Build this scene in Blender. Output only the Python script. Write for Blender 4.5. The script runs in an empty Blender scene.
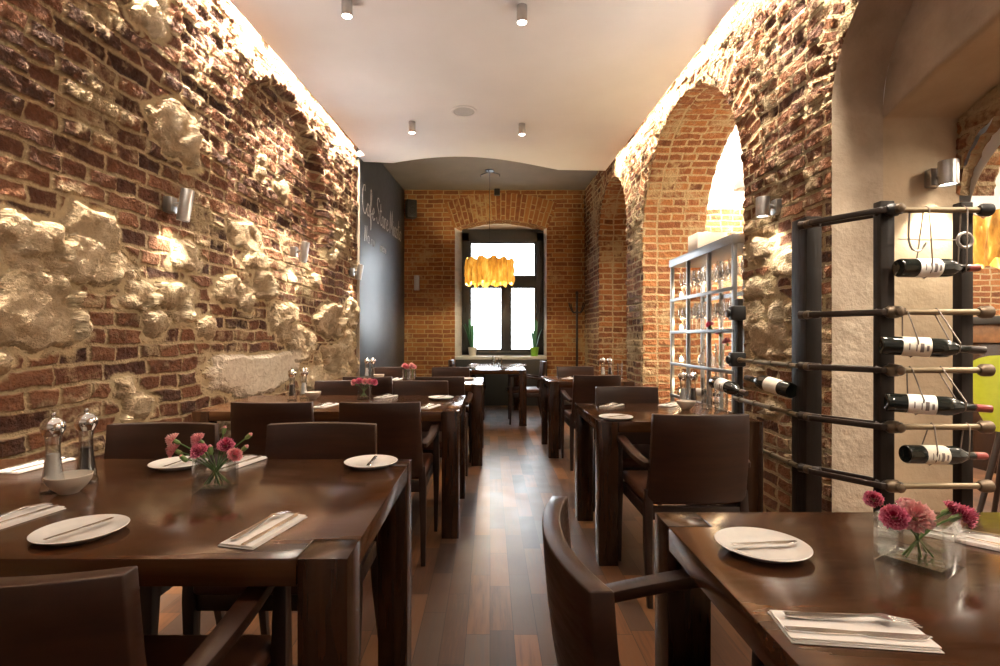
import bpy, bmesh, math, random
import numpy as np
from mathutils import Vector, Matrix, noise as mnoise

# ---------------------------------------------------------------- camera, world, light, exposure
SC = bpy.context.scene
COL = SC.collection
R = math.radians
F = 520.0            # focal length in pixels of the 1000 px wide frame
CX, CY = 490.0, 337.0
CAMZ = 1.19
cam_d = bpy.data.cameras.new('camera')
cam = bpy.data.objects.new('camera', cam_d)
COL.objects.link(cam)
cam_d.sensor_width = 36.0
cam_d.lens = 36.0 * F / 1000.0
cam_d.shift_x = (500 - CX) / 1000.0
cam_d.shift_y = (CY - 333) / 1000.0
cam_d.clip_start = 0.05
cam.location = (0, 0, CAMZ)
cam.rotation_euler = (R(90), 0, 0)
SC.camera = cam

SC.view_settings.view_transform = 'Standard'
SC.view_settings.look = 'None'
SC.view_settings.gamma = 1.0
SC.view_settings.use_curve_mapping = False
SC.view_settings.exposure = 1.0
SC.cycles.use_denoising = True
SC.cycles.max_bounces = 8
SC.cycles.diffuse_bounces = 4
SC.cycles.glossy_bounces = 4
SC.cycles.transmission_bounces = 8
SC.cycles.transparent_max_bounces = 48
SC.cycles.caustics_reflective = False
SC.cycles.caustics_refractive = False
SC.cycles.sample_clamp_indirect = 6.0

world = bpy.data.worlds.new('overcast_sky')
SC.world = world
world.use_nodes = True
wb = world.node_tree.nodes['Background']
wb.inputs['Color'].default_value = (0.90, 0.95, 1.0, 1)
wb.inputs['Strength'].default_value = 9.0

WARM = (1.0, 0.74, 0.46)
WARM2 = (1.0, 0.87, 0.70)
COVE_L, COVE_R, SPOT_W, SCONCE_W, UP_W, LAMP_W, SIDE_W, REAR_W = 290, 185, 44, 10, 23, 36, 240, 3

def light(name, kind, loc, energy, color, parent=None, **kw):
    d = bpy.data.lights.new(name, kind)
    d.energy = energy
    d.color = color
    for k, v in kw.items():
        setattr(d, k, v)
    o = bpy.data.objects.new(name, d)
    COL.objects.link(o)
    o.location = loc
    if parent: o.parent = parent
    return o

def aim(o, direction):
    o.rotation_euler = Vector(direction).to_track_quat('-Z', 'Y').to_euler()

# room lines: X of the side walls as a function of depth Y
XL = lambda y: -2.10 + 0.0626 * y
XR = lambda y: 1.88 - 0.0252 * y
YB = 9.05           # back wall
YF = -1.9           # wall behind the camera
ZP, ZC = 3.455, 3.75

def strip(name, x0, y0, x1, y1, z, w, energy, tilt, color):
    o = light(name, 'AREA', ((x0 + x1) / 2, (y0 + y1) / 2, z), energy, color,
              shape='RECTANGLE', size=math.hypot(x1 - x0, y1 - y0), size_y=w, spread=R(92))
    along = Vector((x1 - x0, y1 - y0, 0)).normalized()
    down = Vector((tilt, 0, -1)).normalized()
    zax = -down
    yax = zax.cross(along).normalized()
    xax = yax.cross(zax)
    o.rotation_euler = Matrix((xax, yax, zax)).transposed().to_euler()
    return o
# cove strips hidden above the edges of the hung ceiling
strip('cove_strip', XL(-1.5) + .09, -1.5, XL(6.5) + .09, 6.5, 3.66, .05, COVE_L, -.33, WARM2)
strip('cove_strip', XR(-1.5) - .09, -1.5, XR(7.0) - .09, 7.0, 3.66, .05, COVE_R, .33, WARM2)
# daylight enters through the window: portal that helps sample the sky
po = light('window_portal', 'AREA', (.23, YB + .42, 1.95), 1, (1, 1, 1), shape='RECTANGLE', size=1.5, size_y=2.3)
aim(po, (0, -1, 0))
po.data.cycles.is_portal = True

# fill light added behind the camera; the wall there has no window
rear = light('rear_fill_light', 'AREA', (0, YF + .08, 1.9), REAR_W, (1, .95, .90), shape='RECTANGLE', size=3.0, size_y=2.2)
aim(rear, (0, 1, .25))

# ---------------------------------------------------------------- helpers
def PX(px, py, y):                   # pixel + depth -> point
    return Vector(((px - CX) / F * y, y, CAMZ + (CY - py) / F * y))
def TP(px, py, z=0.75):              # pixel -> point on a horizontal plane
    y = (CAMZ - z) * F / (py - CY)
    return Vector(((px - CX) / F * y, y, z))

def link(name, me, mat=None, parent=None, loc=None):
    o = bpy.data.objects.new(name, me)
    COL.objects.link(o)
    if mat is not None:
        for m in (mat if isinstance(mat, (list, tuple)) else [mat]):
            me.materials.append(m)
    if parent is not None: o.parent = parent
    if loc is not None: o.location = loc
    return o

def obj(name, bm, mat=None, parent=None, loc=None, smooth=40, bevel=0.0, segs=2):
    bmesh.ops.recalc_face_normals(bm, faces=bm.faces[:])
    if bevel > 0:
        es = [e for e in bm.edges if len(e.link_faces) == 2 and e.calc_face_angle(0) > R(35)]
        bmesh.ops.bevel(bm, geom=es, offset=bevel, segments=segs, profile=.5, affect='EDGES', clamp_overlap=True)
    me = bpy.data.meshes.new(name)
    bm.to_mesh(me); bm.free()
    if smooth:
        me.polygons.foreach_set('use_smooth', [True] * len(me.polygons))
        me.set_sharp_from_angle(angle=R(smooth))
    return link(name, me, mat, parent, loc)

def tag(o, label=None, cat=None, group=None, kind=None):
    if label: o['label'] = label
    if cat: o['category'] = cat
    if group: o['group'] = group
    if kind: o['kind'] = kind
    return o

def thing(name, label, cat, loc=(0, 0, 0), rz=0.0, group=None):
    o = bpy.data.objects.new(name, None)
    o.empty_display_size = .1
    COL.objects.link(o)
    o.location = loc
    o.rotation_euler = (0, 0, rz)
    return tag(o, label, cat, group)

def kids(o): return [c for c in bpy.data.objects if c.parent == o]
def copy_tree(o, parent=None):
    c = o.copy()
    COL.objects.link(c)
    if parent is not None: c.parent = parent
    for ch in kids(o): copy_tree(ch, c)
    return c
def dup(o, label, loc, rz=None, group=None):
    c = copy_tree(o)
    c.location = loc
    if rz is not None: c.rotation_euler = (0, 0, rz)
    if label: c['label'] = label
    if group: c['group'] = group
    return c

def BM(): return bmesh.new()
def box(bm, x0, x1, y0, y1, z0, z1, mat=None):
    vs = [bm.verts.new(p) for p in ((x0,y0,z0),(x1,y0,z0),(x1,y1,z0),(x0,y1,z0),(x0,y0,z1),(x1,y0,z1),(x1,y1,z1),(x0,y1,z1))]
    for f in ((0,3,2,1),(4,5,6,7),(0,1,5,4),(1,2,6,5),(2,3,7,6),(3,0,4,7)):
        bm.faces.new([vs[i] for i in f])
    if mat is not None:
        for v in vs: v.co = mat @ v.co
    return vs
def prism(bm, poly, z0, z1, mat=None):
    a = [bm.verts.new((p[0], p[1], z0)) for p in poly]
    b = [bm.verts.new((p[0], p[1], z1)) for p in poly]
    n = len(poly)
    bm.faces.new(a[::-1]); bm.faces.new(b)
    for i in range(n):
        bm.faces.new((a[i], a[(i+1) % n], b[(i+1) % n], b[i]))
    if mat is not None:
        for v in a + b: v.co = mat @ v.co
def lathe(bm, prof, n=24, mat=None, closed=False):
    rings = []
    for r, z in prof:
        if r < 1e-6: rings.append([bm.verts.new((0, 0, z))])
        else: rings.append([bm.verts.new((r*math.cos(2*math.pi*i/n), r*math.sin(2*math.pi*i/n), z)) for i in range(n)])
    prs = list(zip(rings, rings[1:])) + ([(rings[-1], rings[0])] if closed else [])
    for a, b in prs:
        if len(a) == 1 and len(b) == 1: continue
        for i in range(n):
            j = (i+1) % n
            if len(a) == 1: bm.faces.new((a[0], b[j], b[i]))
            elif len(b) == 1: bm.faces.new((a[i], a[j], b[0]))
            else: bm.faces.new((a[i], a[j], b[j], b[i]))
    if mat is not None:
        for rg in rings:
            for v in rg: v.co = mat @ v.co
def tube(bm, pts, rad, n=8, cap=True):
    pts = [Vector(p) for p in pts]
    rads = rad if isinstance(rad, (list, tuple)) else [rad] * len(pts)
    rings = []
    prev = None
    for i, p in enumerate(pts):
        t = (pts[min(i+1, len(pts)-1)] - pts[max(i-1, 0)]).normalized()
        if prev is None:
            a = Vector((0, 0, 1)) if abs(t.z) < .9 else Vector((1, 0, 0))
            u = t.cross(a).normalized()
        else:
            u = (prev - t * prev.dot(t)).normalized()
        prev = u
        w = t.cross(u)
        rings.append([bm.verts.new(p + (u*math.cos(2*math.pi*k/n) + w*math.sin(2*math.pi*k/n)) * rads[i]) for k in range(n)])
    for a, b in zip(rings, rings[1:]):
        for k in range(n):
            bm.faces.new((a[k], a[(k+1) % n], b[(k+1) % n], b[k]))
    if cap:
        bm.faces.new(rings[0][::-1]); bm.faces.new(rings[-1])
def rsweep(bm, pts, ws, hs, side):
    """rectangular section swept along pts; side = direction of the width"""
    pts = [Vector(p) for p in pts]; side = Vector(side)
    rings = []
    for i, p in enumerate(pts):
        t = (pts[min(i+1, len(pts)-1)] - pts[max(i-1, 0)]).normalized()
        s = (side - t * side.dot(t)).normalized()
        u = s.cross(t)
        w, h = ws[i] / 2, hs[i] / 2
        rings.append([bm.verts.new(p + s*a*w + u*b*h) for a, b in ((-1,-1),(1,-1),(1,1),(-1,1))])
    for a, b in zip(rings, rings[1:]):
        for k in range(4):
            bm.faces.new((a[k], a[(k+1) % 4], b[(k+1) % 4], b[k]))
    bm.faces.new(rings[0][::-1]); bm.faces.new(rings[-1])
def smoothpath(pts, k=4):
    pts = [Vector(p) for p in pts]
    out = []
    for i in range(len(pts) - 1):
        p0, p1, p2, p3 = pts[max(i-1, 0)], pts[i], pts[i+1], pts[min(i+2, len(pts)-1)]
        for j in range(k):
            t = j / k
            out.append(.5 * ((2*p1) + (p2-p0)*t + (2*p0-5*p1+4*p2-p3)*t*t + (3*p1-p0-3*p2+p3)*t**3))
    out.append(pts[-1])
    return out

# ---------------------------------------------------------------- materials
class NT:
    def __init__(s, name):
        s.m = bpy.data.materials.new(name); s.m.use_nodes = True
        s.t = s.m.node_tree; s.b = s.t.nodes['Principled BSDF']; s.out = s.t.nodes['Material Output']
    def n(s, typ, **kw):
        nd = s.t.nodes.new(typ)
        for k, v in kw.items():
            if k.startswith('i_'):
                nd.inputs[k[2:].replace('_', ' ')].default_value = v
            else: setattr(nd, k, v)
        return nd
    def l(s, a, b): s.t.links.new(a, b)
    def math(s, op, a, b=None, clamp=False):
        nd = s.n('ShaderNodeMath', operation=op, use_clamp=clamp)
        for i, v in enumerate((a, b)):
            if v is None: continue
            if isinstance(v, (int, float)): nd.inputs[i].default_value = v
            else: s.l(v, nd.inputs[i])
        return nd.outputs[0]
    def noise(s, vec, scale, detail=3, rough=.55, out=0):
        nd = s.n('ShaderNodeTexNoise')
        nd.inputs['Scale'].default_value = scale; nd.inputs['Detail'].default_value = detail
        nd.inputs['Roughness'].default_value = rough
        if vec is not None: s.l(vec, nd.inputs['Vector'])
        return nd.outputs[out]
    def ramp(s, fac, stops, interp='LINEAR'):
        nd = s.n('ShaderNodeValToRGB'); cr = nd.color_ramp; cr.interpolation = interp
        while len(cr.elements) < len(stops): cr.elements.new(.5)
        for e, (p, c) in zip(cr.elements, stops):
            e.position = p; e.color = (*c, 1)
        s.l(fac, nd.inputs[0]); return nd.outputs[0]
    def mix(s, fac, a, b, blend='MIX'):
        nd = s.n('ShaderNodeMix', data_type='RGBA', blend_type=blend)
        for i, v in ((0, fac), (6, a), (7, b)):
            if isinstance(v, (int, float)): nd.inputs[i].default_value = v
            elif isinstance(v, tuple): nd.inputs[i].default_value = (*v, 1)
            else: s.l(v, nd.inputs[i])
        return nd.outputs[2]
    def mapr(s, v, a, b, c=0., d=1., smooth=False):
        nd = s.n('ShaderNodeMapRange', interpolation_type='SMOOTHSTEP' if smooth else 'LINEAR')
        s.l(v, nd.inputs[0])
        for i, q in enumerate((a, b, c, d)): nd.inputs[1+i].default_value = q
        return nd.outputs[0]
    def bump(s, h, strength=.3, dist=.01):
        nd = s.n('ShaderNodeBump'); nd.inputs['Strength'].default_value = strength
        nd.inputs['Distance'].default_value = dist
        s.l(h, nd.inputs['Height']); s.l(nd.outputs[0], s.b.inputs['Normal'])
    def set(s, **kw):
        for k, v in kw.items():
            k = k.replace('_', ' ')
            if isinstance(v, tuple) and len(v) == 3: v = (*v, 1)
            s.b.inputs[k].default_value = v
        return s

def simple(name, col, rough=.5, metal=0., **kw):
    a = NT(name); a.set(Base_Color=col, Roughness=rough, Metallic=metal)
    tc = a.n('ShaderNodeTexCoord')
    nz = a.noise(tc.outputs['Object'], 35, 2)
    c = a.mix(nz, tuple(x*.9 for x in col), tuple(min(1, x*1.1) for x in col))
    a.l(c, a.b.inputs['Base Color'])
    for k, v in kw.items():
        k = k.replace('_', ' ')
        if isinstance(v, tuple) and len(v) == 3: v = (*v, 1)
        a.b.inputs[k].default_value = v
    return a.m

def wood(name, dark, light_, rough=.28, scale=1.0, axis=(18, 1.2, 18), coat=0.):
    a = NT(name)
    tc = a.n('ShaderNodeTexCoord'); mp = a.n('ShaderNodeMapping')
    mp.inputs['Scale'].default_value = tuple(x*scale for x in axis)
    a.l(tc.outputs['Object'], mp.inputs['Vector'])
    n1 = a.noise(mp.outputs[0], 1.6, 3, .5)
    n2 = a.noise(mp.outputs[0], 6, 1, .5)
    f = a.math('ADD', a.math('MULTIPLY', n1, .8), a.math('MULTIPLY', n2, .2))
    c = a.ramp(f, [(.28, dark), (.55, tuple((x+y)/2 for x, y in zip(dark, light_))), (.75, light_)])
    a.l(c, a.b.inputs['Base Color'])
    a.l(a.mapr(n2, .3, .7, rough*.8, rough*1.25), a.b.inputs['Roughness'])
    a.set(Coat_Weight=coat, Coat_Roughness=.12)
    return a.m

def brick_mat(name, bricks, mortar, distort=.012, msize=.010, bw=.27, rh=.083, disp=.012, rough_amp=.010,
              stone=False, upper=0., soot=.35, msmooth=.35, smear=.86):
    """coursed old brick in metres on the UV map, with true displacement"""
    a = NT(name)
    uv = a.n('ShaderNodeUVMap').outputs[0]
    sc = a.n('ShaderNodeVectorMath', operation='SUBTRACT')
    nc = a.n('ShaderNodeTexNoise'); nc.inputs['Scale'].default_value = 5.5; nc.inputs['Detail'].default_value = 4
    a.l(uv, nc.inputs['Vector'])
    a.l(nc.outputs['Color'], sc.inputs[0]); sc.inputs[1].default_value = (.5, .5, .5)
    ml = a.n('ShaderNodeVectorMath', operation='MULTIPLY'); a.l(sc.outputs[0], ml.inputs[0])
    ml.inputs[1].default_value = (distort*4, distort*3.2, 0)
    ad = a.n('ShaderNodeVectorMath', operation='ADD'); a.l(uv, ad.inputs[0]); a.l(ml.outputs[0], ad.inputs[1])
    bt = a.n('ShaderNodeTexBrick', offset=.5, offset_frequency=2, squash=.56, squash_frequency=2)
    for k, v in (('Scale', 1.), ('Mortar Size', msize), ('Mortar Smooth', msmooth), ('Bias', 0.), ('Brick Width', bw), ('Row Height', rh)):
        bt.inputs[k].default_value = v
    bt.inputs['Color1'].default_value = (0, 0, 0, 1); bt.inputs['Color2'].default_value = (1, 1, 1, 1)
    bt.inputs['Mortar'].default_value = (.5, .5, .5, 1)
    a.l(ad.outputs[0], bt.inputs['Vector'])
    tint, mort = bt.outputs['Color'], bt.outputs['Fac']
    fine = a.noise(uv, 48, 5, .65)
    mid = a.noise(uv, 13, 4, .6)
    big = a.noise(uv, 1.4, 3, .5)
    n = len(bricks)
    tt = a.math('ADD', a.math('MULTIPLY', tint, .8), a.math('MULTIPLY', a.math('SUBTRACT', mid, .3), .45), clamp=True)
    bc = a.ramp(tt, [(i/(n-1), c) for i, c in enumerate(bricks)])
    bc = a.mix(a.mapr(fine, .45, .72, 0, soot), bc, tuple(x*.45 for x in bricks[0]))
    mc = a.mix(fine, tuple(x*.72 for x in mortar), tuple(min(1, x*1.18) for x in mortar))
    # smeared mortar that hides part of some bricks
    sm = a.math('MAXIMUM', mort, a.mapr(a.math('ADD', big, a.math('MULTIPLY', mid, .55)), smear, smear+.12, 0, .85))
    col = a.mix(sm, bc, mc)
    h = a.math('MULTIPLY', a.math('SUBTRACT', 1., mort), disp)
    rag = a.math('MULTIPLY', a.math('SUBTRACT', mid, .5), rough_amp*2.2)
    rag = a.math('ADD', rag, a.math('MULTIPLY', a.math('SUBTRACT', fine, .5), rough_amp*.9))
    # each brick stands a little proud or sunk
    rag = a.math('ADD', rag, a.math('MULTIPLY', a.math('SUBTRACT', tint, .5), rough_amp*1.1))
    if upper:
        sp = a.n('ShaderNodeSeparateXYZ'); a.l(uv, sp.inputs[0])
        rag = a.math('MULTIPLY', rag, a.mapr(sp.outputs[1], 1.7, 2.9, 1., 1. + upper))
    h = a.math('ADD', h, rag)
    if stone:
        at = a.n('ShaderNodeAttribute', attribute_name='stone').outputs['Fac']
        wob = a.math('MULTIPLY', a.math('SUBTRACT', a.noise(uv, 9, 4, .6), .5), .09)
        s = a.math('ADD', at, wob)
        smask = a.mapr(s, -.004, .006)
        mmask = a.mapr(s, -.035, -.018)
        st = a.noise(uv, 6, 7, .6)
        st2 = a.noise(uv, 30, 5, .7)
        scol = a.ramp(st, [(.25, (.22, .15, .085)), (.5, (.42, .315, .20)), (.72, (.60, .49, .35))])  # crevice shade painted in: low noise is browner and sunken
        scol = a.mix(a.mapr(st2, .5, .7, 0, .55), scol, (.22, .17, .11))
        pl = a.n('ShaderNodeAttribute', attribute_name='pale').outputs['Fac']
        scol = a.mix(a.math('MULTIPLY', pl, .85), scol, a.mix(a.mapr(st2, .42, .7, 0, .7), (.62,.55,.45), (.34,.27,.19)))
        col = a.mix(mmask, col, mc)
        col = a.mix(smask, col, scol)
        dome = a.math('MULTIPLY', a.math('MINIMUM', a.math('MAXIMUM', s, 0.), .032), .9)
        crag = a.math('ADD', a.math('MULTIPLY', a.math('SUBTRACT', st, .5), .05), a.math('MULTIPLY', a.math('SUBTRACT', st2, .5), .022))
        va = a.n('ShaderNodeVectorMath', operation='ADD'); a.l(ad.outputs[0], va.inputs[0]); a.l(ml.outputs[0], va.inputs[1])
        facet = None
        for vs_, amp in ((5.5, .55), (13., .45)):
            vo = a.n('ShaderNodeTexVoronoi'); vo.inputs['Scale'].default_value = vs_; a.l(va.outputs[0], vo.inputs['Vector'])
            lo = a.n('ShaderNodeVectorMath', operation='SUBTRACT'); a.l(va.outputs[0], lo.inputs[0]); a.l(vo.outputs['Position'], lo.inputs[1])
            ti = a.n('ShaderNodeVectorMath', operation='SUBTRACT'); a.l(vo.outputs['Color'], ti.inputs[0]); ti.inputs[1].default_value = (.5, .35, .5)
            dp = a.n('ShaderNodeVectorMath', operation='DOT_PRODUCT'); a.l(lo.outputs[0], dp.inputs[0]); a.l(ti.outputs[0], dp.inputs[1])
            q = a.math('MULTIPLY', dp.outputs['Value'], amp)
            facet = q if facet is None else a.math('ADD', facet, q)
        hs = a.math('ADD', a.math('ADD', dome, a.math('MULTIPLY', a.math('ADD', crag, facet), a.math('SUBTRACT', 1., a.math('MULTIPLY', pl, .8)))), .010)
        hm = a.math('MULTIPLY', a.math('SUBTRACT', mid, .5), .02)
        mixf = lambda f, p, q: a.math('ADD', a.math('MULTIPLY', p, a.math('SUBTRACT', 1., f)), a.math('MULTIPLY', q, f))
        h = mixf(mmask, h, hm)
        h = mixf(smask, h, hs)
    a.l(col, a.b.inputs['Base Color'])
    a.set(Roughness=.82); a.b.inputs['Specular IOR Level'].default_value = .25
    d = a.n('ShaderNodeDisplacement'); d.inputs['Midlevel'].default_value = 0.; d.inputs['Scale'].default_value = 1.
    a.l(h, d.inputs['Height']); a.l(d.outputs[0], a.out.inputs['Displacement'])
    a.m.displacement_method = 'BOTH'
    return a.m

def plaster(name, c0, c1, rough=.85, bump=.35, scale=4.):
    a = NT(name)
    tc = a.n('ShaderNodeTexCoord').outputs['Object']
    n1 = a.noise(tc, scale, 6, .6); n2 = a.noise(tc, scale*6, 4, .6)
    a.l(a.ramp(n1, [(.3, c0), (.7, c1)]), a.b.inputs['Base Color'])
    a.set(Roughness=rough)
    a.bump(a.math('ADD', n1, a.math('MULTIPLY', n2, .4)), bump, .05)
    return a.m

M = {}
M['brick_left'] = brick_mat('old_dark_brick', [(.033,.018,.014), (.095,.037,.021), (.155,.062,.032), (.23,.10,.05), (.07,.032,.02), (.185,.08,.042)],
                            (.46,.355,.215), distort=.017, msize=.0145, bw=.29, rh=.088, disp=.010, rough_amp=.020, stone=True, upper=.9, msmooth=.75, smear=.82)
M['brick_right'] = brick_mat('old_orange_brick', [(.10,.04,.022), (.27,.10,.04), (.38,.16,.06), (.20,.075,.035), (.42,.20,.08)],
                             (.44,.33,.19), distort=.013, msize=.0125, bw=.27, rh=.083, disp=.010, rough_amp=.012, stone=True, upper=.8, soot=.25, smear=.82)
M['brick_pillar'] = brick_mat('old_brown_brick', [(.05,.025,.017), (.14,.055,.027), (.22,.09,.038), (.10,.042,.024), (.28,.125,.055)],
                              (.40,.31,.185), distort=.014, msize=.013, bw=.27, rh=.083, disp=.010, rough_amp=.014, stone=True, upper=.8, soot=.3, smear=.80)
M['brick_back'] = brick_mat('coursed_orange_brick', [(.16,.065,.035), (.30,.12,.045), (.40,.18,.06), (.24,.09,.04), (.42,.21,.08)],
                            (.46,.33,.16), distort=.008, msize=.0095, bw=.27, rh=.078, disp=.008, rough_amp=.006, soot=.2)
M['brick_whitewash'] = brick_mat('white_painted_brick', [(.55,.53,.52), (.66,.64,.62), (.72,.70,.68)], (.70,.68,.66), distort=.004,
                                 msize=.009, bw=.27, rh=.078, disp=.006, rough_amp=.003, soot=.1)
M['plaster'] = plaster('grey_tan_plaster', (.29,.225,.165), (.43,.345,.26))
M['plaster_tan'] = plaster('smooth_tan_plaster', (.36,.27,.175), (.45,.345,.235), bump=.2)
M['white'] = plaster('white_ceiling_paint', (.80,.765,.75), (.84,.81,.795), bump=.03, scale=2)
M['white_room'] = plaster('white_wall_paint', (.78,.76,.74), (.83,.81,.80), bump=.03, scale=2)
M['dark_ceiling'] = plaster('taupe_ceiling_paint', (.16,.135,.115), (.20,.17,.145), bump=.05, scale=2)
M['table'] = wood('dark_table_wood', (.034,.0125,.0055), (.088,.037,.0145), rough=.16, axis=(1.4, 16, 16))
M['leg'] = wood('shaded_leg_wood', (.017,.0062,.003), (.044,.018,.0078), rough=.20, axis=(16, 16, 1.4))  # table wood darkened to paint the legs' shade into the colour
M['chair'] = wood('dark_chair_wood', (.016,.0054,.0027), (.044,.0155,.0068), rough=.36, axis=(2, 12, 20))
M['chair_leg'] = wood('dark_chair_leg_wood', (.011,.0045,.003), (.026,.010,.0055), rough=.38, axis=(16, 16, 2))
M['seat'] = simple('brown_seat_leather', (.07,.024,.011), .42)
M['ceramic'] = simple('white_ceramic', (.82,.80,.76), .18)
M['bowl'] = simple('cream_stoneware', (.62,.56,.48), .4)
M['steel'] = simple('polished_steel', (.82,.81,.79), .24, 1.)
M['brushed'] = simple('brushed_steel', (.46,.45,.44), .30, 1.)
M['shelf_metal'] = simple('grey_galvanised_steel', (.30,.32,.335), .40, .85)
M['chrome'] = simple('chrome_cap', (.80,.79,.78), .12, 1.)
M['iron'] = simple('black_iron', (.018,.017,.017), .45, .3)
M['post'] = wood('black_stained_post', (.010,.007,.0055), (.024,.016,.012), rough=.55, axis=(14, 14, 1.5))
M['post'].node_tree.nodes['Principled BSDF'].inputs['Specular IOR Level'].default_value = .2
M['strap'] = simple('dark_brown_leather_strap', (.020,.012,.009), .4)
M['rod'] = simple('aged_bronze_rod', (.20,.155,.10), .42, .8)
M['knob'] = simple('bronze_knob', (.12,.085,.055), .45, .6)
M['wire'] = simple('thin_dark_wire', (.12,.09,.07), .45, .6)
M['bottle'] = simple('dark_bottle_glass', (.012,.014,.012), .06)
M['paper'] = simple('cream_bottle_label', (.74,.70,.60), .6)
M['paper_white'] = simple('white_bottle_label', (.80,.79,.76), .6)
M['ink'] = simple('label_ink', (.16,.13,.12), .6)
M['capsule_red'] = simple('dark_red_capsule', (.20,.03,.025), .3)
M['capsule_black'] = simple('black_capsule', (.03,.022,.02), .3)
M['napkin'] = simple('white_paper_napkin', (.84,.80,.76), .85)
M['salt'] = simple('white_salt', (.85,.84,.82), .9)
M['pepper'] = simple('dark_peppercorns', (.06,.04,.03), .8)
M['stem'] = simple('green_stem', (.10,.20,.055), .5)
M['calyx'] = simple('light_green_calyx', (.22,.36,.12), .5)
M['frame'] = simple('dark_window_frame', (.030,.033,.036), .4)
M['sill'] = simple('pale_window_sill', (.66,.66,.66), .35)
M['board_chalk'] = simple('white_chalk', (.80,.80,.78), .9)
M['lime'] = simple('lime_green_upholstery', (.46,.52,.03), .45)
M['lightwood'] = wood('bar_wood', (.16,.075,.03), (.30,.15,.06), rough=.35, axis=(2, 14, 14))
M['cardboard'] = simple('white_carton', (.74,.66,.56), .7)
M['pot_white'] = simple('white_flower_pot', (.75,.74,.70), .4)
M['pot_green'] = simple('lime_flower_pot', (.25,.55,.05), .4)
M['leaf'] = simple('dull_green_leaf', (.06,.22,.13), .5)
M['red'] = simple('red_bottle_top', (.6,.05,.04), .4)
M['black_plastic'] = simple('black_plastic', (.012,.012,.013), .4)
M['candle'] = simple('soft_candle_wax', (.8,.7,.5), .5)

def glass(name, col=(1, 1, 1), rough=.0, ior=1.45):
    a = NT(name)
    nz = a.noise(a.n('ShaderNodeTexCoord').outputs['Object'], 20, 1)
    a.l(a.mix(nz, tuple(x*.98 for x in col), col), a.b.inputs['Base Color'])
    a.set(Roughness=rough, IOR=ior, Transmission_Weight=1.)
    return a.m
M['pane'] = glass('window_pane_glass', (.97,.99,1.), 0, 1.02)
def thin_glass(name, tint=(.97,.98,.98), k=.7, base=.04):
    a = NT(name)
    tr = a.n('ShaderNodeBsdfTransparent'); tr.inputs[0].default_value = (*tint, 1)
    gl = a.n('ShaderNodeBsdfGlossy'); gl.inputs['Roughness'].default_value = .04
    fr = a.n('ShaderNodeLayerWeight'); fr.inputs[0].default_value = .45
    nz = a.noise(a.n('ShaderNodeTexCoord').outputs['Object'], 30, 1)
    f = a.math('ADD', a.math('MULTIPLY', fr.outputs['Facing'], k), a.math('MULTIPLY', nz, base), clamp=True)
    mx = a.n('ShaderNodeMixShader'); a.l(f, mx.inputs[0]); a.l(tr.outputs[0], mx.inputs[1]); a.l(gl.outputs[0], mx.inputs[2])
    a.l(mx.outputs[0], a.out.inputs['Surface'])
    return a.m
M['thin_glass'] = thin_glass('thin_clear_glass', (.98,.985,.985), .85, .05)
M['glass'] = thin_glass('thick_clear_glass', (.985,.995,.99), .6, .035)
M['water'] = thin_glass('water', (.985,.993,.985), .3, .02)

def emit(name, col, strength):
    a = NT(name)
    nz = a.noise(a.n('ShaderNodeTexCoord').outputs['Object'], 4, 1)
    a.l(a.mix(nz, tuple(x*.97 for x in col), col), a.b.inputs['Emission Color'])
    a.set(Base_Color=col, Emission_Strength=strength)
    return a.m
M['bulb'] = emit('lamp_lens_light', (1, .93, .80), 14)
M['tiny_bulb'] = emit('small_warm_light', (1, .72, .35), 9)

def petal(name, inner, outer):
    a = NT(name)
    uv = a.n('ShaderNodeUVMap'); sp = a.n('ShaderNodeSeparateXYZ'); a.l(uv.outputs[0], sp.inputs[0])
    nz = a.noise(a.n('ShaderNodeTexCoord').outputs['Object'], 180, 2)
    f = a.math('ADD', sp.outputs[1], a.math('MULTIPLY', a.math('SUBTRACT', nz, .5), .35))
    a.l(a.ramp(f, [(.0, tuple(x*.85 for x in inner)), (.7, inner), (.95, outer)]), a.b.inputs['Base Color'])
    a.set(Roughness=.6); a.b.inputs['Subsurface Weight'].default_value = 0.
    return a.m
M['pink'] = petal('pink_petals', (.92,.27,.33), (.97,.50,.53))
M['pale'] = petal('pale_pink_petals', (.94,.40,.41), (.98,.64,.62))
M['magenta'] = petal('magenta_petals', (.50,.014,.095), (.88,.28,.42))

def gold_shade():
    a = NT('gold_fabric_shade')
    tc = a.n('ShaderNodeTexCoord').outputs['Object']
    mp = a.n('ShaderNodeMapping'); mp.inputs['Scale'].default_value = (8, 8, 2.2); a.l(tc, mp.inputs[0])
    nz = a.noise(mp.outputs[0], 1.6, 5, .6)
    c = a.ramp(nz, [(.3, (.20,.09,.010)), (.5, (.50,.27,.045)), (.7, (.78,.54,.16))])
    a.l(c, a.b.inputs['Base Color'])
    a.set(Roughness=.38, Metallic=.35)
    tl = a.n('ShaderNodeBsdfTranslucent'); a.l(c, tl.inputs[0])
    mx = a.n('ShaderNodeMixShader'); mx.inputs[0].default_value = .16
    a.l(a.b.outputs[0], mx.inputs[1]); a.l(tl.outputs[0], mx.inputs[2])
    a.l(mx.outputs[0], a.out.inputs['Surface'])
    return a.m
M['gold'] = gold_shade()

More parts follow.
